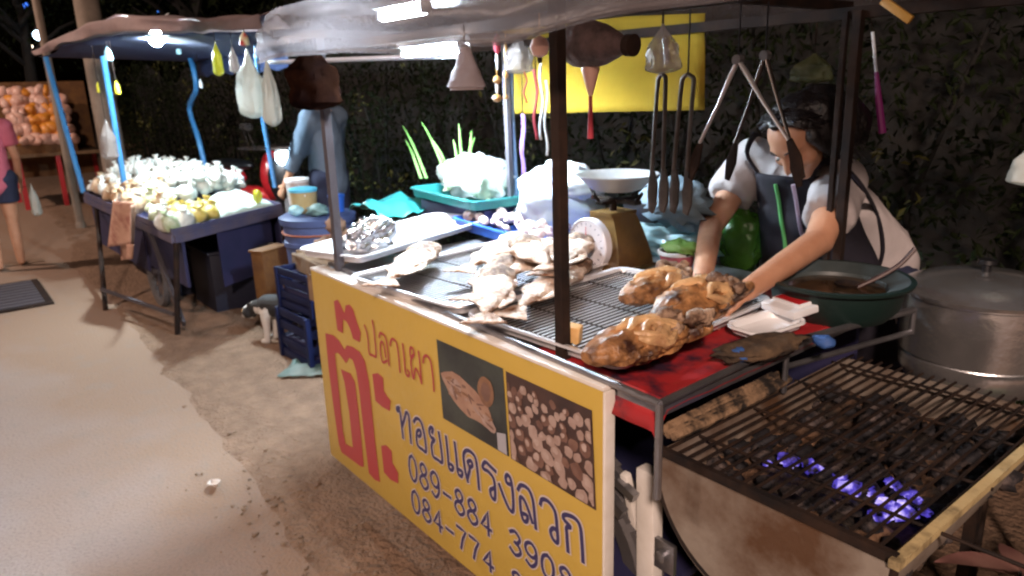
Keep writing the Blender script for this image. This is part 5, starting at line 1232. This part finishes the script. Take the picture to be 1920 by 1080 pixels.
# ================================================================== FAR CART
fc_ = thing('food_cart', 'far blue-framed cart piled with bagged snacks under a curved awning', 'food cart', (-6.2, 1.5, 0))
FZ = .66
c0, c1, c2, c3 = V(-4.72, 1.10, FZ), V(-5.20, 1.98, FZ), V(-7.75, 2.0, FZ), V(-7.28, 1.03, FZ)
mb = MB(); mb.prism([c0, c1, c2, c3], (0, 0, -1), .03); mb.build('table_top', M['navy'], fc_)
mb = MB()
for a, b in ((c0, c1), (c1, c2), (c2, c3), (c3, c0)): mb.bar(a+V(0, 0, -.02), b+V(0, 0, -.02), .03, .05); mb.bar(a+V(0, 0, .02), b+V(0, 0, .02), .012, .05)
mb.build('edge_frame', mat('dusty_blue_frame', (.05, .06, .14), .5, c2=(.1, .085, .12), ns=7), fc_)
mb = MB(); ci = [c.lerp((c0+c2)/2, .05) for c in (c0, c1, c2, c3)]
mb.add([ci[3], ci[0], ci[0]+V(0, 0, -.42), ci[3]+V(0, 0, -.42)], [(0, 1, 2, 3)]); k_ = ci[3].lerp(ci[0], .62)
mb.v = []; mb.f = []; mb.m = []
mb.prism([c3+V(.05, .03, -.04), c0+V(-.95, .02, -.04), c0+V(-.95, .02, -.40), c3+V(.05, .03, -.40)], (0, 1, 0), .015)
mb.prism([c1+V(.02, -.10, -.04), c0.lerp(c1, .35)+V(0, 0, -.04), c0.lerp(c1, .35)+V(0, 0, -.42), c1+V(.02, -.1, -.42)], (-1, 0, 0), .015)
mb.prism([c1+V(0, -.02, -.04), c2+V(0, -.02, -.04), c2+V(0, -.02, -.5), c1+V(0, -.02, -.5)], (0, -1, 0), .015); mb.build('side_panel', M['navy'], fc_)
mb = MB(); mb.prism([c3+V(.05, .05, -.05), c0+V(-.05, .05, -.05), c0+V(-.10, .06, -.36), c3+V(.05, .06, -.36)], (0, 1, 0), .02); mb.build('front_panel', M['navy'], fc_)
for k_, (x, y_, sx_, sy_, h_) in enumerate(((-5.35, 1.62, .5, .45, .42), (-6.1, 1.6, .7, .55, .34), (-6.9, 1.55, .6, .5, .45))):  # dark boxes added below the table to block light
    bx = MB(); bx.box((x, y_, h_/2), (sx_, sy_, h_)); bx.box((x, y_, h_+.012), (sx_+.03, sy_+.03, .022)); tag(bx.build('storage_box', mat('black_tub', (.006, .008, .022), .6), bevel=.01), ['dark lidded box under the right end of the far cart', 'long dark lidded box under the middle of the far cart', 'tall dark lidded box under the left end of the far cart'][k_], 'box')
def leg(a, b, m, w=.018, nm='leg'): mb = MB(); mb.tube([a, b], w, 8); return mb.build(nm, m, fc_)
leg(c0+V(0, .01, -.04), OZ(333, 628, 0), M['dark_metal']); leg(c3+V(.35, .02, -.04), OZ(198, 582, 0), M['dark_metal']); leg(c1+V(0, 0, -.04), V(-5.25, 2.0, 0), M['dark_metal']); leg(c2+V(.1, 0, -.04), V(-7.5, 2.0, 0), M['dark_metal'])
mb = MB(); mb.bar(OZ(198, 582, 0)+V(0, 0, .16), OZ(333, 628, 0)+V(0, 0, .14), .02, .02); mb.bar(c0+V(-.65, 0, -.04), OZ(333, 628, 0)+V(0, .05, .06), .02, .05); mb.build('brace', M['grey_metal'], fc_)
def wheel2(c, R_=.26):
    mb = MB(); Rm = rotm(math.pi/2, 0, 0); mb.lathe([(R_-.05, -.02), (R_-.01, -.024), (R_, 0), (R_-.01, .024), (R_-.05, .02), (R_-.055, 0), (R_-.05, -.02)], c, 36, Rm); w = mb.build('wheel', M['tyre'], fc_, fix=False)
    mb = MB()
    for k in range(14): a = 6.283*k/14; mb.tube([c, c+V(math.cos(a)*(R_-.05), 0, math.sin(a)*(R_-.05))], .003, 4)
    mb.lathe([(.03, -.03), (.03, .03)], c, 12, Rm); mb.build('spoke', M['grey_metal'], w)
wheel2(V(-5.62, 1.16, .26)); wheel2(V(-5.62, 1.95, .26))
# blue posts
A0 = OZ(157, 362, .69); A1 = OY(86, 108, A0.y); leg(A0, A1, M['blue_metal'], .022, 'post')
B0 = OZ(240, 385, .69); B1 = OY(193, 105, B0.y); leg(B0, B1, M['blue_metal'], .021, 'post')
D0 = V(-5.22, 1.96, .69); D1 = OY(487, 190, 1.96); D2 = OY(478, 60, 1.96)
mb = MB(); D0 = OY(516, 352, 1.96); mb.tube([D0, D1, D2], .017, 8); mb.build('post', M['blue_metal'], fc_)
E_ = [OY(x, y_, 2.02) for x, y_ in ((384, 312), (372, 260), (357, 215), (357, 192), (368, 165), (360, 120), (345, 78))]
mb = MB(); mb.tube(catmull(E_, 3), .024, 10); mb.build('bent_post', M['blue_metal'], fc_)
# awning: pale front strip, arched roof, dark blue underside
top = [(58, 97), (120, 66), (200, 34), (310, 36), (400, 38), (490, 28)]; bot = [(66, 104), (130, 80), (205, 62), (310, 58), (400, 58), (492, 54)]
YA = (.98, 1.03, 1.1, 1.2, 1.52, 1.86)
tp = catmull([OY(x, y_, q) for (x, y_), q in zip(top, YA)], 6); bo = catmull([OY(x, y_, q) for (x, y_), q in zip(bot, YA)], 6); n = len(tp)
mb = MB()
def strip(u, v):
    i = u*(n-1); a = min(int(i), n-2); f = i-a; return tp[a].lerp(tp[a+1], f).lerp(bo[a].lerp(bo[a+1], f), v)+V(0, .03*math.sin(u*22)*v+.03*noise.noise(V(u*9, v, 0)), .012*noise.noise(V(u*14, v*2, 5)))
mb.grid(strip, 60, 6)
mb.grid(lambda u, v: strip(u, 0)*(1-v)+V(-7.6+2.3*u, 2.25, 1.93)*v+V(0, 0, .05*math.sin(v*3.1)+.03*noise.noise(V(u*8, v*5, 2))), 60, 12); mb.build('awning', mat('dusty_tarp', (.30, .21, .2), .75, c2=(.22, .16, .16), ns=3, bump=.01, bs=8), fc_, solid=.003, fix=False)
mb = MB(); mb.grid(lambda u, v: (strip(u, 1)+V(-.02, .02, -.012))*(1-v)+V(-7.5+2.2*u, 2.2, 1.80)*v, 50, 8); mb.grid(lambda u, v: V(-7.5+2.2*u, 2.2, 1.80-.14*v+.01*math.sin(u*40)*v), 50, 3); mb.build('awning_lining', mat('navy_lining', (.02, .035, .10), .7), fc_, solid=.003, fix=False)
lp = OY(293, 72, 1.35)
lt2 = thing('bulb_lamp', 'round cold white bulb glowing under the far awning', 'lamp', lp-V(0, 0, .05))
mb = MB(); mb.blob(lp, (.042, .042, .05), 0, n=16, m=12); mb.build('bulb', mat('far_bulb', (.9, .95, 1), .3, emit=(.75, .92, 1), es=3600), lt2)
mb = MB(); mb.lathe([(.02, .045), (.02, .09), (.004, .095)], lp, 12); mb.tube([lp+V(0, 0, .09), lp+V(0, .1, .16)], .004, 5); mb.build('holder', M['white_plastic'], lt2)
# bagged food
rg = random.Random(12); protos = {}
def bagmesh(k):
    mb = MB(); n, q = 12, 12; vs, fs = [], []
    prof = [(.02, 0), (.75, .02), (1, .22), (.95, .45), (.7, .62), (.3, .74), (.16, .80), (.34, .93), (.42, 1.0), (.05, .97)]
    for i, (r_, z) in enumerate(prof):
        for j_ in range(q): a = 6.2832*j_/q; w = 1+.25*noise.noise(V(math.cos(a), math.sin(a), z*3+k*5))+(.2*math.sin(a*3+k) if z > .85 else 0); vs.append((r_*.06*w*math.cos(a), r_*.06*w*math.sin(a), z*.14))
    for i in range(len(prof)-1):
        for j_ in range(q): fs.append((i*q+j_, i*q+(j_+1) % q, (i+1)*q+(j_+1) % q, (i+1)*q+j_))
    fs.append(tuple(range(q-1, -1, -1))); fs.append(tuple((len(prof)-1)*q+j_ for j_ in range(q))); mb.add(vs, fs); mb.soft = 1; return mb
KIND = {'w': ('pale knotted plastic bag of snacks in the big pile on the far cart', 'pale snack bags heaped on the far cart', 'food_w'), 'y': ('yellow snack bag near the right end of the far cart', 'yellow snack bags on the far cart', 'food_y'),
        'g': ('pale green bag at the front corner of the far cart', 'green bags on the far cart', 'food_g'), 'b': ('brown snack bag along the front edge of the far cart', 'brown snack bags on the far cart', 'food_b')}
def fpos(u, v): return c3.lerp(c0, u).lerp(c2.lerp(c1, u), v)
def put(kind, u, v, z, s, lay):
    key = (kind, rg.randrange(3))
    if key not in protos: o = bagmesh(hash(key[1]) % 7).build('snack_bag', M[KIND[kind][2]]); protos[key] = o
    else: o = protos[key].copy(); COL.objects.link(o)
    p = fpos(u, v); o.location = (p.x, p.y, z); o.rotation_euler = (rg.uniform(-lay, lay), rg.uniform(-lay, lay), rg.uniform(0, 6.2)); o.scale = (s*rg.uniform(.85, 1.2), s*rg.uniform(.85, 1.2), s*rg.uniform(.8, 1.15))
    tag(o, KIND[kind][0], 'snack bag', KIND[kind][1])
for iv in range(10):
    for iu in range(20):
        u, v = .02+.96*(iu+rg.uniform(-.45, .45))/19, .05+.9*(iv+rg.uniform(-.45, .45))/9; u = min(.97, max(.03, u)); v = min(.97, max(.03, v))
        if u > .72 and .38 < v: continue
        if v < .16: k = rg.choice('bbw' if u < .62 else 'bgw')
        elif u > .80: k = 'y' if v > .12 else 'g'
        else: k = 'b' if (v < .3 and rg.random() < .45) else 'w'
        hgt = .02+(.15*math.sin(math.pi*min(1, v*.95+.05))**.8*(1 if u < .75 else .35))*(.6+.4*math.sin(math.pi*u))
        put(k, u, v, FZ+max(.01, hgt*rg.uniform(.6, 1)), rg.uniform(.6, 1.25), .7)
        if v > .3 and u < .74: put('w', min(.97, u+.02), v, FZ+hgt+.05, rg.uniform(.6, 1.1), .5)
for k in range(16): put('y', rg.uniform(.78, .97), rg.uniform(.18, .38), FZ+.03+.02*rg.random(), rg.uniform(.7, 1), .8)
mb = MB(); mb.grid(lambda u, v: fpos(.72+.26*u, .38+.58*v)+V(0, 0, .03+.11*math.sin(math.pi*u)**.6*math.sin(math.pi*v)**.6+.02*noise.noise(V(u*5, v*5, 2))), 22, 18)
tag(mb.build('bag_sheet', mat('pale_green_sheet', (.6, .68, .6), .35, c2=(.5, .6, .52), ns=5, bump=.012), solid=.004), 'pale sheet of plastic covering the right back of the far snack pile', 'plastic sheet')
mb = MB(); mb.blob(fpos(.975, .8)+V(0, 0, .12), (.035, .03, .05), .2, 5, 4, 14, 10); tag(mb.build('lime_packet', M['yellow_film']), 'lime packet at the right back corner of the far cart', 'packet')
# trays at the front right of the far cart
mb = MB(); a = fpos(.85, .10)
t = tray('snack_tray', 'shallow metal tray at the front corner of the far cart', fpos(.88, .14)+V(0, 0, .022), .52, .20, .02, M['zinc'], .05)
# towel
mb = MB(); ta, tb_, tc_, td_ = [OY(x, y_, 1.02) for x, y_ in ((228, 372), (262, 385), (268, 455), (220, 460))]
mb.grid(lambda u, v: ta.lerp(tb_, u).lerp(td_.lerp(tc_, u), v)+V(0, -.03-.04*math.sin(u*7)-.02*v, 0), 14, 14)
te, tf_ = OY(226, 455, 1.0), OY(252, 458, 1.0); tg, th_ = OY(250, 485, 1.0), OY(228, 488, 1.0)
mb.grid(lambda u, v: te.lerp(tf_, u).lerp(th_.lerp(tg, u), v)+V(0, .0+.02*math.sin(u*6), 0), 8, 6)
tag(mb.build('towel', M['towel'], solid=.008), 'stained peach towel draped over the front edge of the far cart', 'towel')
# hanging things on the far cart
def hb2(name, label, px, py, y, r, m, seed, amp=.35, topz=None):
    c = OY(px, py, y); return hangbag(name, label, c, r, m, seed, amp, top=V(c.x, c.y, topz or 1.86))
hb2('carrier_bag', 'larger white carrier bag hanging on the right blue post of far cart', 470, 158, 1.62, (.12, .08, .20), M['bag'], 21)
hb2('carrier_bag', 'narrower greenish white bag hanging just right of the larger one', 506, 172, 1.66, (.06, .05, .20), M['bag'], 22)
hb2('yellow_bag', 'dull yellow bag hanging between bent post and white bags', 407, 110, 1.5, (.055, .03, .10), M['yellow_film'], 23, .15)
hb2('snack_bag', 'clear bag of brown snacks hanging on the middle blue post', 204, 262, 1.1, (.085, .06, .15), M['smoke_film'], 24)
hb2('lime_bag', 'small lime bag hanging right of the middle blue post', 219, 164, 1.12, (.022, .02, .05), mat('lime_bag', (.7, .65, .03), .5), 26, .1)
hb2('lime_bag', 'tiny lime bag hanging left of the middle blue post', 184, 163, 1.3, (.018, .016, .05), mat('lime_bag', (.7, .65, .03), .5), 27, .1)
hb2('white_hook_bag', 'tiny white bag on the kink of the bent blue post', 376, 156, 1.95, (.02, .015, .04), M['white_plastic'], 28, .1)
hb2('clear_bag', 'small teal tinted bag hanging at the top of the middle blue post', 203, 100, 1.1, (.035, .025, .05), M['clear_blue'], 29, .2)
hb2('clear_bag', 'small teal tinted bag near the top of the bent blue post', 334, 90, 1.7, (.03, .02, .05), M['clear_blue'], 31, .2)
hb2('red_tag_bag', 'small cream and red packet hanging above the white carrier bag', 458, 72, 1.62, (.04, .03, .045), mat('cream_packet', (.55, .6, .4), .5, c2=(.4, .03, .03), ns=9, sharp=.1), 33, .2)
hb2('clear_bag', 'faint clear bag hanging right of the dull yellow bag', 438, 112, 1.6, (.045, .03, .08), M['smoke_film'], 34, .3)
# ================================================================== MOTORBIKES IN THE DARK
def motorbike(label, c, ang, paint, lit):
    t = thing('motorbike', label, 'motorbike', c); f = V(math.cos(ang), math.sin(ang), 0); s = V(-f.y, f.x, 0); c = Vector(c)
    A = lambda a, b, z: c+f*a+s*b+V(0, 0, z); R = Matrix((f, s, V(0, 0, 1))).transposed()
    for x in (-.6, .6):
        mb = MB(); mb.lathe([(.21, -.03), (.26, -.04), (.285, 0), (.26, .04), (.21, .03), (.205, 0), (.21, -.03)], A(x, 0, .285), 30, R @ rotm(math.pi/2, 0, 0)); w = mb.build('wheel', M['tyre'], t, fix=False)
        mb = MB()
        for k in range(8): a = k*.785; mb.tube([A(x, 0, .285), A(x+.21*math.cos(a), 0, .285+.21*math.sin(a))], .006, 5)
        mb.build('spoke', M['grey_metal'], w)
    mb = MB(); mb.blob(A(-.45, 0, .68), (.38, .10, .11), .05, n=20, m=14, R=R); mb.blob(A(.42, 0, .72), (.10, .16, .24), .05, n=18, m=14, R=R); mb.blob(A(.05, 0, .48), (.32, .09, .12), .05, n=18, m=12, R=R); mb.build('fairing', paint, t)
    mb = MB(); mb.blob(A(-.28, 0, .80), (.36, .11, .06), .05, n=20, m=12, R=R); mb.build('seat', M['black_plastic'], t)
    mb = MB(); mb.blob(A(-.05, 0, .34), (.24, .10, .13), .1, n=14, m=10, R=R); mb.tube([A(-.1, .12, .3), A(-.8, .14, .36)], [.03, .045], 10); mb.build('engine', M['dark_metal'], t)
    mb = MB(); mb.tube([A(.6, 0, .285), A(.46, 0, .85), A(.42, 0, .98)], .022, 8); mb.tube([A(.36, -.33, 1.0), A(.42, -.15, 1.0), A(.42, .15, 1.0), A(.36, .33, 1.0)], .014, 8)
    for q in (-1, 1): mb.tube([A(.4, q*.24, 1.0), A(.42, q*.28, 1.16)], .005, 5); mb.blob(A(.42, q*.28, 1.2), (.015, .05, .035), 0, n=10, m=8, R=R)
    mb.build('handlebar', M['dark_metal'], t)
    mb = MB(); mb.blob(A(.54, 0, .92), (.05, .075, .065), 0, n=14, m=10, R=R); mb.build('headlight', M['lampglow'] if lit else M['white_plastic'], t)
    mb = MB(); mb.blob(A(-.82, 0, .72), (.04, .06, .04), 0, n=10, m=8, R=R); mb.build('tail_light', M['red_paint'], t)
p = OY(450, 262, 2.45); motorbike('red motorbike parked in the dark behind the far cart', V(p.x, 2.5, 0), math.radians(15), M['red_paint'], False)
p = OY(557, 229, 2.72); motorbike('dark motorbike with lit headlight behind the slate shirt', V(p.x-.45, 2.72, 0)+V(0, 0, 0), math.radians(-20), M['black_plastic'], True)
# ================================================================== DISTANT FRUIT STALL
fs_ = thing('fruit_stall', 'distant fruit stall table with red legs at the far left', 'stall', (-12.6, 1.55, 0))
mb = MB(); mb.box((-12.7, (OX(28, 250, -12.2).y+OX(140, 250, -12.2).y)/2, .74), (1.2, 1.35, .04)); mb.build('table_top', M['wood'], fs_)
mb = MB()
for x, y_ in ((-12.15, 1.0), (-13.2, 1.0), (-12.15, OX(115, 330, -12.15).y), (-13.2, 2.1)): mb = MB(); mb.box((x, y_, .36), (.06, .06, .72)); mb.build('leg', M['red_paint'], fs_)
mb = MB(); mb.box((-13.25, 1.5, 1.05), (.03, 1.3, 1.4)); mb.build('back_board', M['brown_wood'], fs_)
rg = random.Random(31); pr = {}
ya, yb2 = OX(28, 250, -12.2).y, OX(140, 250, -12.2).y
for r_ in range(6):
    mb = MB(); mb.box((-12.25-.16*r_, (ya+yb2)/2, .76+.065*(r_+1)), (.16, yb2-ya, .13*(r_+1)-.004)); mb.build('shelf_step', M['brown_wood'], fs_)
for k in range(72):
    kind = 'fruit_o' if rg.random() < (.75 if 3 < k % 12 < 10 and k//12 in (1, 2, 3) else .08) else 'fruit_p'
    if kind not in pr: mb = MB(); mb.blob((0, 0, 0), (.095, .095, .09), .15, 5, k, 14, 10); o = pr[kind] = mb.build('fruit_bag', M[kind], fix=False)
    else: o = pr[kind].copy(); COL.objects.link(o)
    i, row = k % 12, k//12
    o.location = (-12.22-.16*row+.03*rg.random(), ya+(yb2-ya)*(i+rg.uniform(.2, .8))/12, .93+.13*row+.03*rg.random()); o.scale = [rg.uniform(.6, 1.3), rg.uniform(.6, 1.2), rg.uniform(.6, 1.5)]; o.rotation_euler = [rg.uniform(0, 3) for q in range(3)]
    tag(o, 'orange fruit bag heaped on the distant stall' if kind == 'fruit_o' else 'pinkish wrapped fruit bag heaped on the distant stall', 'fruit', 'orange fruit bags on the distant stall' if kind == 'fruit_o' else 'pinkish fruit bags on the distant stall')
